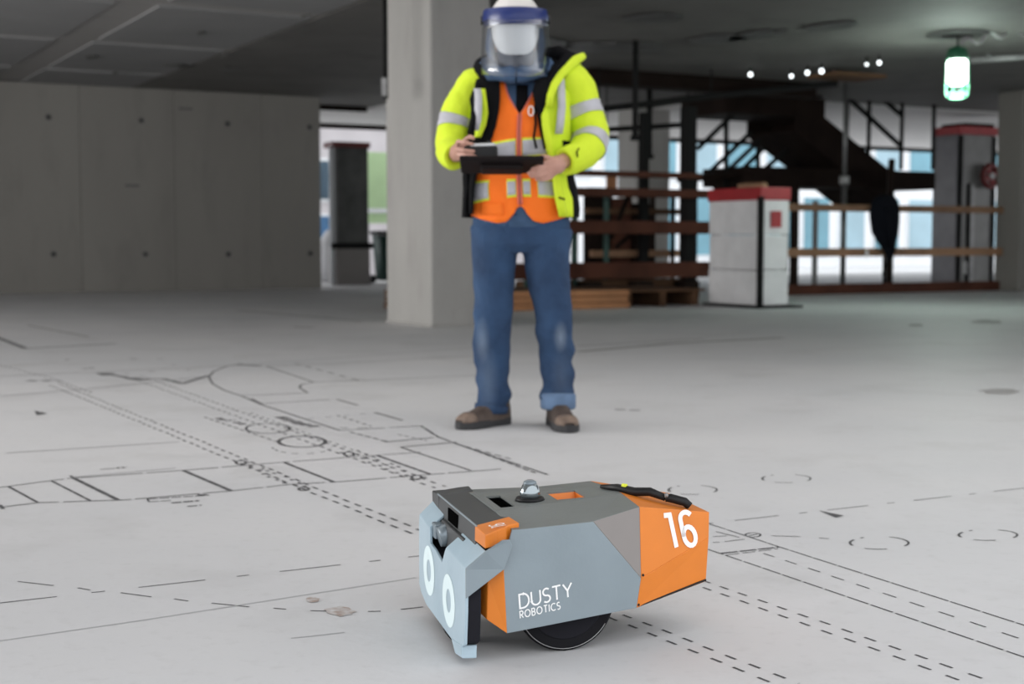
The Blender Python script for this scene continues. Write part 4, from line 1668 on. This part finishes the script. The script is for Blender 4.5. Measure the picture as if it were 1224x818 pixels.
for s in (-1, 1):
    k = P(620, 200)
    limb([(P(619, 272) + Vector((s * .075, 0, 0)), .085), (P(620, 230) + Vector((s * .06, 0, 0)), .085), (P(620, 190) + Vector((s * .065, 0, 0)), .088), (P(621, 150) + Vector((s * .075, 0, 0)), .092), (P(621, 122) + Vector((s * .075, .01, 0)), .075)], 16)
limb([(P(619, 268), .085), (P(620, 200), .085), (P(621, 130), .085), (P(621, 112, .02), .065)], 16)
limb([(P(621, 115, .03), .062), (P(619, 95, .02), .055), (P(616, 78, .0), .055)])
mb.ball(HC + Vector((0, .015, .025)), (.074, .092, .098), 20, 14)
mb.ball(HC + Vector((0, -.02, -.055)), (.056, .066, .066), 16, 10)
mb.tube([HC + Vector((0, -.082, .012)), HC + Vector((0, -.104, -.022)), HC + Vector((0, -.088, -.034))], [.010, .016, .012], 8)
for s in (-1, 1):
    mb.ball(HC + Vector((s * .076, .02, -.01)), (.012, .022, .034), 10, 8)
    mb.ball(HC + Vector((s * .022, -.078, -.062)), (.022, .014, .009), 10, 6)
limb([(P(579, 108, .03), .06), (P(552, 140, .03), .052), (P(540, 172, -.02), .046)])
limb([(P(540, 172, -.02), .046), (P(541, 184, -.12), .042), (P(547, 185, -.215), .030)])
limb([(P(680, 106, .03), .06), (P(697, 140, .03), .052), (P(704, 168, -.02), .046)])
limb([(P(704, 168, -.02), .046), (P(690, 186, -.12), .042), (P(670, 194, -.215), .030)])
for hip, kn, an in (((594, 285), (591, 388), (592, 485)), ((650, 285), (660, 388), (668, 487))):
    limb([(P(*hip), .088), (P((hip[0] + kn[0]) / 2, (hip[1] + kn[1]) / 2, -.01), .075), (P(*kn, -.02), .058), (P((kn[0] + an[0]) / 2, 430, 0), .056), (P(*an, .02), .04)])
# left-in-picture hand: palm behind the controller's end, fingers round its near side
wl2 = P(547, 184, -.215)
mb.tube([wl2, P(548, 182, -.25), P(552, 180, -.29)], [.028, .038, .034], 12)
mb.ball(P(551, 180, -.285), (.032, .034, .036), 12, 8)
FING = []
for k, (pts, r) in enumerate((
        ([P(546, 172, -.29), P(548, 169, -.345), P(556, 170.5, -.385), P(565, 172.5, -.394)], .0088),
        ([P(545, 178, -.29), P(546, 178, -.350), P(555, 180, -.392), P(566, 181, -.400)], .0092),
        ([P(546, 184, -.29), P(548, 185, -.345), P(557, 187, -.390), P(569, 187.5, -.396)], .0090),
        ([P(549, 189, -.28), P(552, 191, -.335), P(560, 192.5, -.378), P(571, 191.5, -.386)], .0078),
        ([P(552, 172, -.265), P(558, 166, -.29), P(562, 163.5, -.31), P(566, 165.5, -.325)], .0100))):
    FING.append((pts, r))
# right-in-picture hand: fingers under the tablet, thumb on top
wr2 = P(670, 194, -.215)
mb.tube([wr2, P(666, 197, -.25), P(660, 199, -.285)], [.028, .040, .036], 12)
mb.ball(P(660, 199, -.285), (.038, .032, .040), 12, 8)
for pts, r in (
        ([P(658, 194, -.30), P(651, 195, -.345), P(643, 199.5, -.362), P(636, 202, -.360)], .0092),
        ([P(658, 200, -.30), P(650, 201.5, -.350), P(641, 205.5, -.366), P(632, 207, -.362)], .0096),
        ([P(659, 206, -.30), P(652, 208, -.345), P(644, 210.5, -.360), P(635, 211, -.356)], .0092),
        ([P(660, 211, -.29), P(655, 214, -.330), P(648, 215, -.343), P(641, 214.5, -.340)], .0082),
        ([P(660, 192, -.27), P(654, 188, -.285), P(648, 187.5, -.30), P(641, 190.5, -.312)], .0104)):
    FING.append((pts, r))
for pts, r in FING:
    mb.tube(pts, [r * 1.12, r * 1.06, r, r * .86], 10)
    for p in pts:
        mb.ball(p, r * (1.06 if p is not pts[-1] else .88), 10, 6)
body = mb.build('body', 'skin', worker, remesh=0.005, smooth_it=3)
for s in (-1, 1):
    mb = MB()
    mb.ball(HC + Vector((s * .031, -.066, .012)), .0125, 12, 8)
    mb.build('eye', 'eye', worker)
# nails
for pts, r in FING:
    d = (pts[-1] - pts[-2]).normalized()
    mb = MB()
    mb.ball(pts[-1] + Vector((0, -r * .72, r * .25)) - d * .001, (.0055, .0016, .0042), 8, 5)
    mb.build('nail', 'skin', worker)

# --- trousers
mb = MB()
rows = []
for v, a, b, cx in ((250, .198, .118, 622), (262, .207, .124, 623), (280, .208, .126, 623), (292, .200, .118, 623), (302, .15, .085, 622)):
    c = P(cx, v)
    rows.append([c + Vector((a * math.copysign(abs(math.sin(t)) ** .85, math.sin(t)), -b * math.copysign(abs(math.cos(t)) ** .85, math.cos(t)), 0)) for t in [2 * PI * k / 28 for k in range(28)]])
mb.grid(rows, close=True)
mb.add(rows[0], [list(range(28))])
mb.add(rows[-1], [list(range(28))])


def dense(pts, n):
    """smooth resampling of (point, radius) lists"""
    out = []
    for i in range(len(pts) - 1):
        p0 = pts[max(i - 1, 0)]
        p1, p2 = pts[i], pts[i + 1]
        p3 = pts[min(i + 2, len(pts) - 1)]
        for k in range(n):
            t = k / n

            def cr(a, b, c, d):
                return b + (c - a) * (.5 * t) + (a * 2 - b * 5 + c * 4 - d) * (.5 * t * t) + (b * 3 - a - c * 3 + d) * (.5 * t ** 3)
            out.append((cr(p0[0], p1[0], p2[0], p3[0]), cr(p0[1], p1[1], p2[1], p3[1])))
    out.append(pts[-1])
    return out


LEGS = ([(P(592, 272), .108), (P(591, 300), .098), (P(590, 340, -.01), .088), (P(589.5, 385, -.025), .080), (P(588, 420, 0), .078), (P(588.5, 455, .0), .073), (P(588, 478, -.005), .072), (P(587, 494, -.015), .066)],
        [(P(655, 272), .108), (P(653, 300), .101), (P(656, 340, -.01), .090), (P(662.5, 385, -.03), .080), (P(664, 425, -.005), .078), (P(666, 455, -.02), .073), (P(667, 480, -.04), .069)])
for si, lg in enumerate(LEGS):
    o = len(mb.v)
    d = dense(lg, 8)
    mb.tube([p for p, r in d], [r for p, r in d], 28)
    for i in range(o, len(mb.v)):
        q = mb.v[i]
        w = min(1.0, max(0.15, (0.75 - q.z) / 0.5))
        ax = Vector((q.x - (-.08 if si == 0 else .16), q.y, 0)).normalized()
        fold = nz3((q.x * 4, q.y * 4, q.z * 15 + q.x * 9), 1.0, 3 + si) * .024 + nz3(q, 20, si) * .006
        mb.v[i] = q + ax * fold * w
jeans = mb.build('jeans', 'denim', worker, remesh=0.007, smooth_it=2)
# rolled cuff and stitched details
mb = MB()
mb.tube([P(667, 471, -.035), P(667, 473, -.036), P(667, 487, -.042), P(667, 488.5, -.042)], [.070, .0755, .0745, .069], 26, cap=False, wob=.003)
mb.build('rolled_cuff', 'denim_light', jeans, solid=.004, label='turned-up pale cuff')
mb = MB()
mb.tube([P(587.5, 484, -.01), P(587, 488, -.012), P(587, 495, -.015)], [.0715, .072, .066], 26, cap=False, wob=.004, wsc=16)
mb.build('hem', 'denim', jeans, solid=.004)
mb = MB()
c = P(622.5, 253)
rw = []
for dz in (-.018, .018):
    rw.append([c + Vector((.206 * math.copysign(abs(math.sin(t)) ** .85, math.sin(t)), -.126 * math.copysign(abs(math.cos(t)) ** .85, math.cos(t)), dz)) for t in [2 * PI * k / 32 for k in range(32)]])
mb.grid(rw, close=True)
mb.build('waistband', 'denim', jeans, solid=.004)

# --- boots
for heel, toe, zz in ((on_z(602, 507) - PO, on_z(549, 514) - PO, 0), (on_z(663, 507.5) - PO, on_z(681, 518) - PO, 1)):
    f = (toe - heel)
    f.z = 0
    Ln = f.length
    f.normalize()
    s_ = Vector((-f.y, f.x, 0))
    heel = heel - f * .02
    Ln += .02
    mb = MB()
    rows = []
    for k, (t, w, h, zb) in enumerate(((0, .026, .10, .028), (.04, .038, .125, .028), (.15, .042, .135, .028), (.30, .042, .130, .028), (.42, .044, .112, .028), (.55, .047, .088, .028), (.70, .050, .072, .028), (.84, .048, .062, .028), (.94, .038, .050, .028), (1.0, .020, .036, .028))):
        c = heel + f * (t * Ln)
        r = []
        for j in range(17):
            a = PI * j / 16
            r.append(c + s_ * (w * math.copysign(abs(math.cos(a)) ** .7, math.cos(a))) + Z1 * (zb + (h - zb) * math.sin(a) ** .8))
        rows.append(r)
    mb.grid(rows)
    mb.add(rows[0], [list(range(17))])
    mb.add(rows[-1], [list(range(17))])
    boot = mb.build('boot', 'boot', worker, subsurf=1)
    mb = MB()
    c = heel + f * (.17 * Ln)
    mb.tube([c + Z1 * .07, c + Z1 * .10 - f * .002, c + Z1 * .135 - f * .004], [.044, .045, .046], 16)
    mb.build('shaft', 'boot', boot)
    mb = MB()
    out = []
    for t, w in ((0, .026), (.03, .037), (.12, .043), (.28, .041), (.42, .041), (.55, .049), (.72, .054), (.86, .051), (.96, .038), (1.03, .014)):
        out.append((t, w))
    ring = [heel + f * (t * Ln) + s_ * w for t, w in out] + [heel + f * (t * Ln) - s_ * w for t, w in out[::-1]]
    mb.add([q + Z1 * .034 for q in ring] + [q + Z1 * .001 for q in ring], [list(range(len(ring))), list(range(2 * len(ring) - 1, len(ring) - 1, -1))] + [(i, (i + 1) % len(ring), (i + 1) % len(ring) + len(ring), i + len(ring)) for i in range(len(ring))])
    mb.build('sole', 'sole', boot, bevel=.005)
    mb = MB()
    rows = []
    for t, w, h in ((.80, .0505, .067), (.88, .047, .061), (.95, .038, .052), (1.005, .022, .040)):
        c = heel + f * (t * Ln)
        rows.append([c + s_ * (w * math.copysign(abs(math.cos(PI * j / 12)) ** .7, math.cos(PI * j / 12))) + Z1 * (.030 + (h - .028) * math.sin(PI * j / 12) ** .8) for j in range(13)])
    mb.grid(rows)
    mb.build('toe_cap', 'boot_toe', boot, solid=.002, label='pale scuffed toe')
    mb = MB()
    for t in (.40, .47, .54):
        c = heel + f * (t * Ln)
        h = .118 - (t - .40) * .22
        mb.tube([c + s_ * .026 + Z1 * (h - .012), c + Z1 * (h + .004), c - s_ * .026 + Z1 * (h - .012)], .0035, 6)
    mb.build('laces', 'sole', boot, kind='stuff')

# --- torso clothing: one profile, grown outward for each layer
PROF = [(268, .190, .122, 622, 0), (255, .192, .124, 622, 0), (235, .190, .124, 621, -.005), (210, .184, .124, 620, -.01), (185, .180, .126, 620, -.01), (160, .178, .128, 620, -.01), (140, .178, .125, 621, 0), (120, .176, .112, 621, .01),
        (108, .168, .098, 622, .02), (99, .140, .085, 622, .03), (93, .105, .075, 622, .03), (88, .080, .066, 621, .03)]


def prof(v):
    if v >= PROF[0][0]:
        return PROF[0][1:]
    for p, q in zip(PROF, PROF[1:]):
        if v >= q[0]:
            t = (p[0] - v) / (p[0] - q[0])
            return tuple(a + (b - a) * t for a, b in zip(p[1:], q[1:]))
    return PROF[-1][1:]


def tor(t, v, off, wr=0.0, seed=0.0, ex=.9):
    a, b, cu, cy = prof(v)
    c = P(cu, v, 0)
    q = c + Vector(((a + off) * math.copysign(abs(math.sin(t)) ** ex, math.sin(t)), cy - (b + off) * math.copysign(abs(math.cos(t)) ** ex, math.cos(t)), 0))
    if wr:
        k = 1 + wr * nz3(q, 9, seed) + wr * .5 * nz3(q, 22, seed + 4)
        q = c + Vector(((q.x - c.x) * k, (q.y - c.y) * k, q.z - c.z))
    return q


def t_at(u, v, off):          # angle at which a torso layer passes picture column u
    a, b, cu, cy = prof(v)
    x = (P(u, v, cy - b * .8).x - P(cu, v, 0).x) / (a + off)
    x = max(-.999, min(.999, x))
    return math.copysign(math.asin(abs(x) ** (1 / .9)), x)


def interp(tab, x):
    if x <= tab[0][0]:
        return tab[0][1]
    for (x0, y0), (x1, y1) in zip(tab, tab[1:]):
        if x <= x1:
            return y0 + (y1 - y0) * (x - x0) / (x1 - x0)
    return tab[-1][1]


# hoodie
mb = MB()
vs_ = [272, 262, 250, 235, 215, 195, 175, 155, 138, 124, 112, 104, 99, 95, 91, 88]
mb.grid([[tor(2 * PI * k / 40, v, .004, .05, 1) for k in range(40)] for v in vs_], close=True)
hood_body = mb.build('hoodie', 'hoodie', worker, solid=.004)
mb = MB()          # hood: shell round the back of the head and a roll at the neck
rows = []
for j in range(13):
    el = -1.05 + j * 0.16
    rows.append([HC + Vector((.118 * math.cos(el * .8) * math.sin(a), .035 - .130 * math.cos(el * .8) * math.cos(a), .01 + .15 * math.sin(el))) * (1 + .05 * nz3((a, el, 0), 2)) for a in [1.0 + (2 * PI - 2.0) * k / 26 for k in range(27)]])
mb.grid(rows)
mb.build('hood', 'hoodie', worker, solid=.012)
mb = MB()
nk = P(617, 91, -.005)
mb.tube([nk + Vector((.125 * math.sin(a), -.100 * math.cos(a) - .01, .038 - .045 * math.cos(a))) for a in [2 * PI * k / 28 for k in range(29)]], [.034 + .006 * math.sin(k * 1.9) for k in range(29)], 12, cap=False, wob=.01, wsc=12)
mb.build('hood_roll', 'hoodie', worker)
mb = MB()
rows = [[tor(t_at(u, v, .008), v, .009) for u in (617, 622, 627, 631)] for v in (104, 115, 125, 138)]
mb.grid(rows)
mb.build('placket', 'lining', hood_body, solid=.002)

# vest
VNECK = lambda t: 141 - 46 * min(1.0, abs(t - .0) / .42) if abs(t) < .42 else 95
HEM = [(-2.2, 258), (-1.2, 259), (-.75, 264), (-.45, 267.5), (-.25, 266), (-.10, 256), (-.03, 247), (.03, 247), (.10, 256), (.22, 265), (.42, 267.5), (.75, 264), (1.2, 259), (2.2, 258)]


def vest_patch(t0, t1, v0f, v1f, off, nt, nv, wr=.045):
    rows = []
    for j in range(nv + 1):
        r = []
        for i in range(nt + 1):
            t = t0 + (t1 - t0) * i / nt
            va, vb = v0f(t), v1f(t)
            r.append(tor(t, va + (vb - va) * j / nv, off, wr, 2))
        rows.append(r)
    return rows


mb = MB()
mb.grid(vest_patch(-1.9, 1.9, VNECK, lambda t: interp(HEM, t), .016, 72, 26))
vest = mb.build('vest', 'vest', worker, solid=.004)
mb = MB()
mb.grid(vest_patch(-.036, .036, lambda t: 140, lambda t: 246, .0215, 4, 22))
mb.build('zipper', 'zip', vest, solid=.004)
mb = MB()
mb.grid(vest_patch(-.006, .006, lambda t: 140, lambda t: 246, .0255, 2, 22))
mb.build('zipper_teeth', 'dark_red', vest)


def band(t0, t1, f0, f1):
    m_ = MB()
    m_.grid(vest_patch(t0, t1, lambda t: f0(t) - 3.0, lambda t: f1(t) + 3.0, .0195, 8, 4))
    e = m_.build('band_edging', 'lime_edge', vest, solid=.002)
    m_ = MB()
    m_.grid(vest_patch(t0 + .012, t1 - .012, f0, f1, .0225, 8, 4))
    m_.build('reflective_band', 'silver', e, solid=.002)


up0 = lambda t: 171 + (-(t) * 9 if t < 0 else -t * 3)
up1 = lambda t: 189 + (-(t) * 7 if t < 0 else -t * 5)
band(-1.3, -.045, up0, up1)
band(.045, 1.3, up0, up1)
lo0 = lambda t: 218.5 + (abs(t) * 2 if t < 0 else 0)
lo1 = lambda t: 233.5 + (abs(t) * 7 if t < 0 else abs(t) * 2)
for a, b in ((-1.5, -.60), (-.50, -.25 + .0), (-.22, -.045), (.045, .19), (.33, 1.4)):
    if (a, b) == (-.50, -.25):
        continue
    band(a, b, lo0, lo1)
band(-.50, -.24, lo0, lo1) if False else None
for s, a0, a1 in ((-1, .44, .30), (1, .44, .30)):       # piping along the neck
    mb = MB()
    mb.tube([tor(s * tt, VNECK(s * tt) + .5, .018) for tt in (.40, .33, .26, .19, .12, .06, .02)], .004, 8)
    mb.build('neck_piping', 'zip', vest)
# pocket on the vest's picture-left lower front
mb = MB()
mb.grid(vest_patch(-.85, -.30, lambda t: 243, lambda t: 258, .0205, 8, 4))
mb.build('pocket', 'vest', vest, solid=.003)

# jacket shell: open at the front
EL = [(88, 588), (100, 592), (125, 588), (150, 583), (170, 575), (200, 567), (255, 562.5), (266, 562)]
ER = [(88, 655), (100, 650), (125, 647), (150, 647), (170, 650), (200, 657), (235, 661), (255, 665), (266, 666)]


def jrow(v, off, nt=44):
    tl, tr = t_at(interp(EL, v), v, off), t_at(interp(ER, v), v, off)
    if v > 190:
        tl = min(tl, -1.15)
    return [tor(tr + (2 * PI - (tr - tl)) * i / nt, v, off + .012 * max(0, (v - 170) / 90), .05, 6) for i in range(nt + 1)]


JV = [260, 250, 238, 225, 212, 198, 184, 170, 156, 142, 130, 120, 112, 106, 101, 97, 93]


def jm(i, j):
    v = (JV[i] + JV[i + 1]) / 2
    if v > 172:
        return 0 if j < 4 else 1
    return 1 if j > 37 else 0


mb = MB()
mb.grid([jrow(v, .040) for v in JV], mfun=jm)
jacket = mb.build('jacket', ['hi_vis', 'lining'], worker, solid=.010)
# yellow front edge strip, picture right
mb = MB()
fr = []
for v in (258, 245, 230, 215, 200, 185, 170, 155, 140, 125, 112, 102):
    t0 = t_at(interp(ER, v), v, .05)
    ww = .16 if v > 190 else .13
    fr.append([tor(t0 + ww * k / 4, v, .052 + .010 * math.sin(k / 4 * PI) + .012 * max(0, (v - 170) / 90), .03, 6) for k in range(5)])
mb.grid(fr)
mb.build('front_placket', 'hi_vis', jacket, solid=.012)
mb = MB()
mb.tube([P(668, 236, -.175), P(675, 238.5, -.165)], .004, 6)
mb.build('pocket_zip', 'lining', jacket)
# turned-back black lining, picture left
mb = MB()
fr = []
for v in (256, 240, 225, 210, 195, 180, 165, 150, 138, 125, 114, 106, 99, 94):
    u0 = interp([(94, 597), (110, 598), (130, 597), (150, 593), (165, 588), (190, 574), (220, 566), (256, 564)], v)
    u1 = interp([(94, 570), (110, 567), (130, 571), (150, 573), (165, 565), (190, 560), (220, 559), (256, 561)], v)
    dy = -.135 if v > 165 else -.14 + max(0, 112 - v) * .004
    fr.append([P(u0 + (u1 - u0) * k / 4, v, dy + .035 * (k / 4) ** 2 + (.06 if v > 200 else 0) * k / 4) for k in range(5)])
mb.grid(fr)
mb.build('lining_flap', 'lining', jacket, solid=.010)
mb = MB()
fr = []
for v, u0, u1 in ((92, 641, 656), (100, 639, 656), (110, 637, 655), (122, 639, 654), (135, 642, 653), (150, 645, 653), (165, 648, 653), (178, 651, 654)):
    fr.append([P(u0 + (u1 - u0) * k / 3, v, -.158 - .012 * math.sin(PI * k / 3) + max(0, 108 - v) * .0045) for k in range(4)])
mb.grid(fr)
mb.build('lining_flap', 'lining', jacket, solid=.008)
# vertical reflective strips over the shoulders
for pts, w in (((672, 84, .0), 10), ((570, 104, .0), 9)):
    mb = MB()
    rows = []
    if pts[0] > 620:
        for u, v, dy in ((668, 84, -.01), (670, 95, -.075), (671, 110, -.112), (671.5, 128, -.128), (670, 145, -.135), (668, 160, -.135)):
            rows.append([P(u - 4.5, v, dy - .028), P(u + 4.5, v, dy - .018)])
    else:
        for u, v, dy in ((571, 106, -.115), (572, 116, -.135), (572, 130, -.148), (571, 145, -.152), (568, 156, -.152)):
            rows.append([P(u - 4.5, v, dy - .020), P(u + 4.0, v, dy - .034)])
    mb.grid(rows)
    mb.build('shoulder_strip', 'silver', jacket, solid=.004)
mb = MB()
fr = []
for u, v, w in ((575, 106, 9), (576, 120, 11), (577, 135, 12), (575, 150, 11), (571, 164, 7)):
    fr.append([P(u - w / 2, v, -.135), P(u + w / 2, v, -.160)])
mb.grid(fr)
mb.build('front_panel', 'hi_vis', jacket, solid=.006)
mb = MB()
mb.tube([P(571, 100, -.10), P(570, 118, -.14), P(567, 138, -.165), P(563, 160, -.19)], .012, 8)
mb.build('edge_binding', 'lining', jacket)
mb = MB()          # dark collar behind the neck
nk = P(620, 90, .02)
mb.tube([nk + Vector((.155 * math.sin(a), -.125 * math.cos(a), .02 - .05 * math.cos(a))) for a in [.75 + (2 * PI - 1.5) * k / 24 for k in range(25)]], [.030 + .022 * math.sin(PI * k / 24) for k in range(25)], 12, wob=.008)
mb.build('collar_lining', 'lining', jacket)
mb = MB()
mb.tube([P(652, 66, .06), P(667, 64, .05), P(680, 70, .01), P(672, 83, -.045), P(661, 97, -.095), P(652, 112, -.135), P(649, 128, -.15)], [.03, .036, .036, .034, .028, .020, .012], 12, ref=(0, 1, 0))
mb.build('collar_lining', 'lining', jacket)
mb = MB()          # yellow collar edge flaring to picture right
mb.tube([P(697, 67, .02), P(688, 72, -.015), P(679, 80, -.05), P(671, 89, -.09), P(663, 101, -.135), P(658, 114, -.165), P(656, 128, -.175)], [.016, .021, .021, .019, .017, .016, .014], 12, ref=(0, 1, 0))
mb.build('collar_edge', 'hi_vis', jacket)
mb = MB()
mb.tube([P(672, 90, -.05), P(678, 88, -.045), P(684, 89, -.04)], .010, 8)
mb.build('shoulder_tab', 'lining', jacket)


def sleeve(path, bands, seed):
    d = dense(path, 7)
    m_ = MB()
    o = 0
    m_.tube([p for p, r in d], [r for p, r in d], 30, ref=(0, 1, 0))
    n = 30
    for i, q in enumerate(m_.v):
        c, r = d[i // n]
        k = nz3((q.x * 13, q.y * 13, q.z * 13), 1.0, seed) * .11 + nz3(q, 30, seed) * .05
        m_.v[i] = c + (q - c) * (1 + k)
    ring = [v_.copy() for v_ in m_.v]
    sl_ = m_.build('sleeve', 'hi_vis', jacket)
    for i0, i1 in bands:
        m_ = MB()
        rows = []
        for i in range(i0, i1 + 1):
            c = d[i][0]
            rows.append([c + (ring[i * n + k] - c) * 1.0 + (ring[i * n + k] - c).normalized() * .003 for k in range(n)])
        m_.grid(rows, close=True)
        m_.build('sleeve_band', 'silver', sl_, solid=.003)
    m_ = MB()
    i = len(d) - 1
    c = d[i][0]
    dirv = (d[i][0] - d[i - 1][0]).normalized()
    rows = [[c + (ring[i * n + k] - c) * s + dirv * e for k in range(n)] for s, e in ((1.0, -.004), (1.03, .004), (.9, .012), (.55, .004), (.5, -.02))]
    m_.grid(rows, close=True)
    m_.build('cuff', 'hi_vis', sl_)
    return sl_


sleeve([(P(580, 96, .04), .060), (P(568, 104, .03), .080), (P(556, 122, .03), .080), (P(546, 146, .02), .076), (P(541, 170, -.02), .072), (P(540, 182, -.09), .066), (P(541, 186, -.15), .060), (P(544, 186, -.19), .052)], ((20, 24),), 1)
slr = sleeve([(P(668, 86, .04), .066), (P(680, 97, .03), .086), (P(691, 116, .03), .086), (P(699, 140, .02), .082), (P(706, 164, -.02), .077), (P(700, 180, -.09), .070), (P(686, 189, -.155), .062), (P(676, 193, -.195), .054)], ((17, 22), (29, 33)), 2)
mb = MB()          # little dark mark on the picture-right forearm
mb.tube([P(692, 177, -.225), P(689.5, 182, -.232), P(690.5, 188, -.232)], .0035, 6)
mb.build('sleeve_mark', 'lining', slr)

# lanyard cord on the vest
mb = MB()
mb.tube([tor(.30, 118, .05), tor(.24, 135, .048), tor(.27, 152, .046), tor(.24, 168, .045), tor(.29, 181, .045)], .0055, 8)
ly = mb.build('lanyard', 'lining', worker)
mb = MB()
cc = tor(.17, 137, .05)
mb.tube([cc + Vector((.011 * math.cos(a * PI / 6), 0, .020 * math.sin(a * PI / 6))) for a in range(13)], .0025, 6, cap=False)
mb.build('ring_clip', 'white_print', ly)

# --- mask, helmet and face shield
mb = MB()
rows = []
for v_, a, b in ((.012, .076, .088), (-.02, .078, .095), (-.05, .076, .100), (-.085, .070, .094), (-.12, .062, .082), (-.155, .060, .072)):
    rows.append([HC + Vector((a * math.sin(t), -.005 - b * math.cos(t), v_)) for t in [-1.9 + 3.8 * k / 20 for k in range(21)]])
for r in rows:
    r[10] = r[10] + Vector((0, -.012, 0))
mb.grid(rows)
mb.build('face_mask', 'mask', worker, solid=.003)

hat = MB()
HT = HC + Vector((0, .01, .055))
hat.ball(HT, (.116, .150, .150), 28, 12, zmin=-.02, zmax=1.0)
for s in (-.03, .03):
    hat.tube([HT + Vector((s, -.150 * math.cos(t) * .985, .128 * math.sin(t) * .985)) for t in [.5 + 2.1 * k / 12 for k in range(13)]], .007, 8)
hel = hat.build('helmet', 'helmet', worker)
mb = MB()
rows = []
nn = 20
for j in range(7):
    r = []
    for k in range(nn + 1):
        a = -1.15 + 2.3 * k / nn
        bot = -.074 + .085 * abs(a / 1.15) ** 3.2
        z = .07 + (bot - .07) * j / 6
        f = (.07 - z) / .15
        r.append(HC + Vector(((.108 - .012 * f) * math.sin(a), .005 - (.150 + .012 * f) * math.cos(a), z)))
    rows.append(r)
mb.grid(rows)
mb.build('brim', 'helmet', hel, solid=.004, bevel=.0015)


def arcband(z0, z1, rx, ry, amax, n=28, bulge=.006, cy=.005):
    rows = []
    for j in range(5):
        t = j / 4
        z = z0 + (z1 - z0) * t
        e = bulge * math.sin(PI * t)
        rows.append([HC + Vector(((rx + e) * math.sin(a), cy - (ry + e) * math.cos(a), z - .010 * math.cos(a) + .0)) for a in [-amax + 2 * amax * k / n for k in range(n + 1)]])
    return rows


mb = MB()
mb.grid(arcband(.062, .130, .128, .165, 1.75))
vis = mb.build('visor_bracket', 'blue_plastic', worker, solid=.010, bevel=.003, label='blue shield bracket')
for s in (-1, 1):
    mb = MB()
    mb.cyl(HC + Vector((s * .122, .02, .092)), HC + Vector((s * .146, .02, .092)), .020, 14)
    mb.build('pivot_knob', 'black', vis)
mb = MB()
rows = []
for j in range(9):
    t = j / 8
    z = .08 - .245 * t
    fl = .010 * t
    rows.append([HC + Vector(((.138 + fl) * math.sin(a) + 0, .005 - (.172 + fl) * math.cos(a), z + .035 * (abs(a) / 1.5) ** 2 * t)) for a in [-1.5 + 3.0 * k / 30 for k in range(31)]])
mb.grid(rows)
mb.build('face_shield', 'shield', worker, solid=.0015, label='clear curved face shield')

# --- what the worker holds
tb = thing('tablet', 'black cased tablet held flat in both hands of the worker', 'tablet', PO + P(600, 197, -.33))
mb = MB()
RT = Matrix.Rotation(math.radians(-13), 3, 'X') @ Matrix.Rotation(math.radians(0), 3, 'Y')
mb.box((0, 0, 0), (.335, .21, .018), RT)
mb.build('case', 'tablet', tb, bevel=.007)
mb = MB()
mb.box(RT @ Vector((0, 0, .0095)), (.30, .18, .002), RT)
mb.build('screen', 'pane_dark', tb)
mb = MB()
mb.box(RT @ Vector((-.0, .0, -.018)), (.17, .10, .022), RT)
mb.build('stand_grip', 'tablet', tb, bevel=.009)
ct = thing('controller', 'small black handheld controller with pale top, gripped above the tablet', 'controller', PO + P(576, 180.5, -.345))
mb = MB()
mb.box((-.004, 0, -.006), (.135, .075, .050))
mb.build('housing', 'black', ct, bevel=.010)
mb = MB()
mb.box((.004, -.008, .022), (.098, .058, .012), Matrix.Rotation(math.radians(-2), 3, 'Y'))
mb.build('top_panel', 'screen_white', ct, bevel=.004, label='pale top panel')
mb = MB()
mb.cyl((.03, 0, .025), (.03, 0, .040), .010, 12)
mb.build('stick', 'black', ct)
mb = MB()
mb.box((.056, -.03, -.006), (.016, .03, .036))
mb.build('side_button', 'black', ct, bevel=.004)
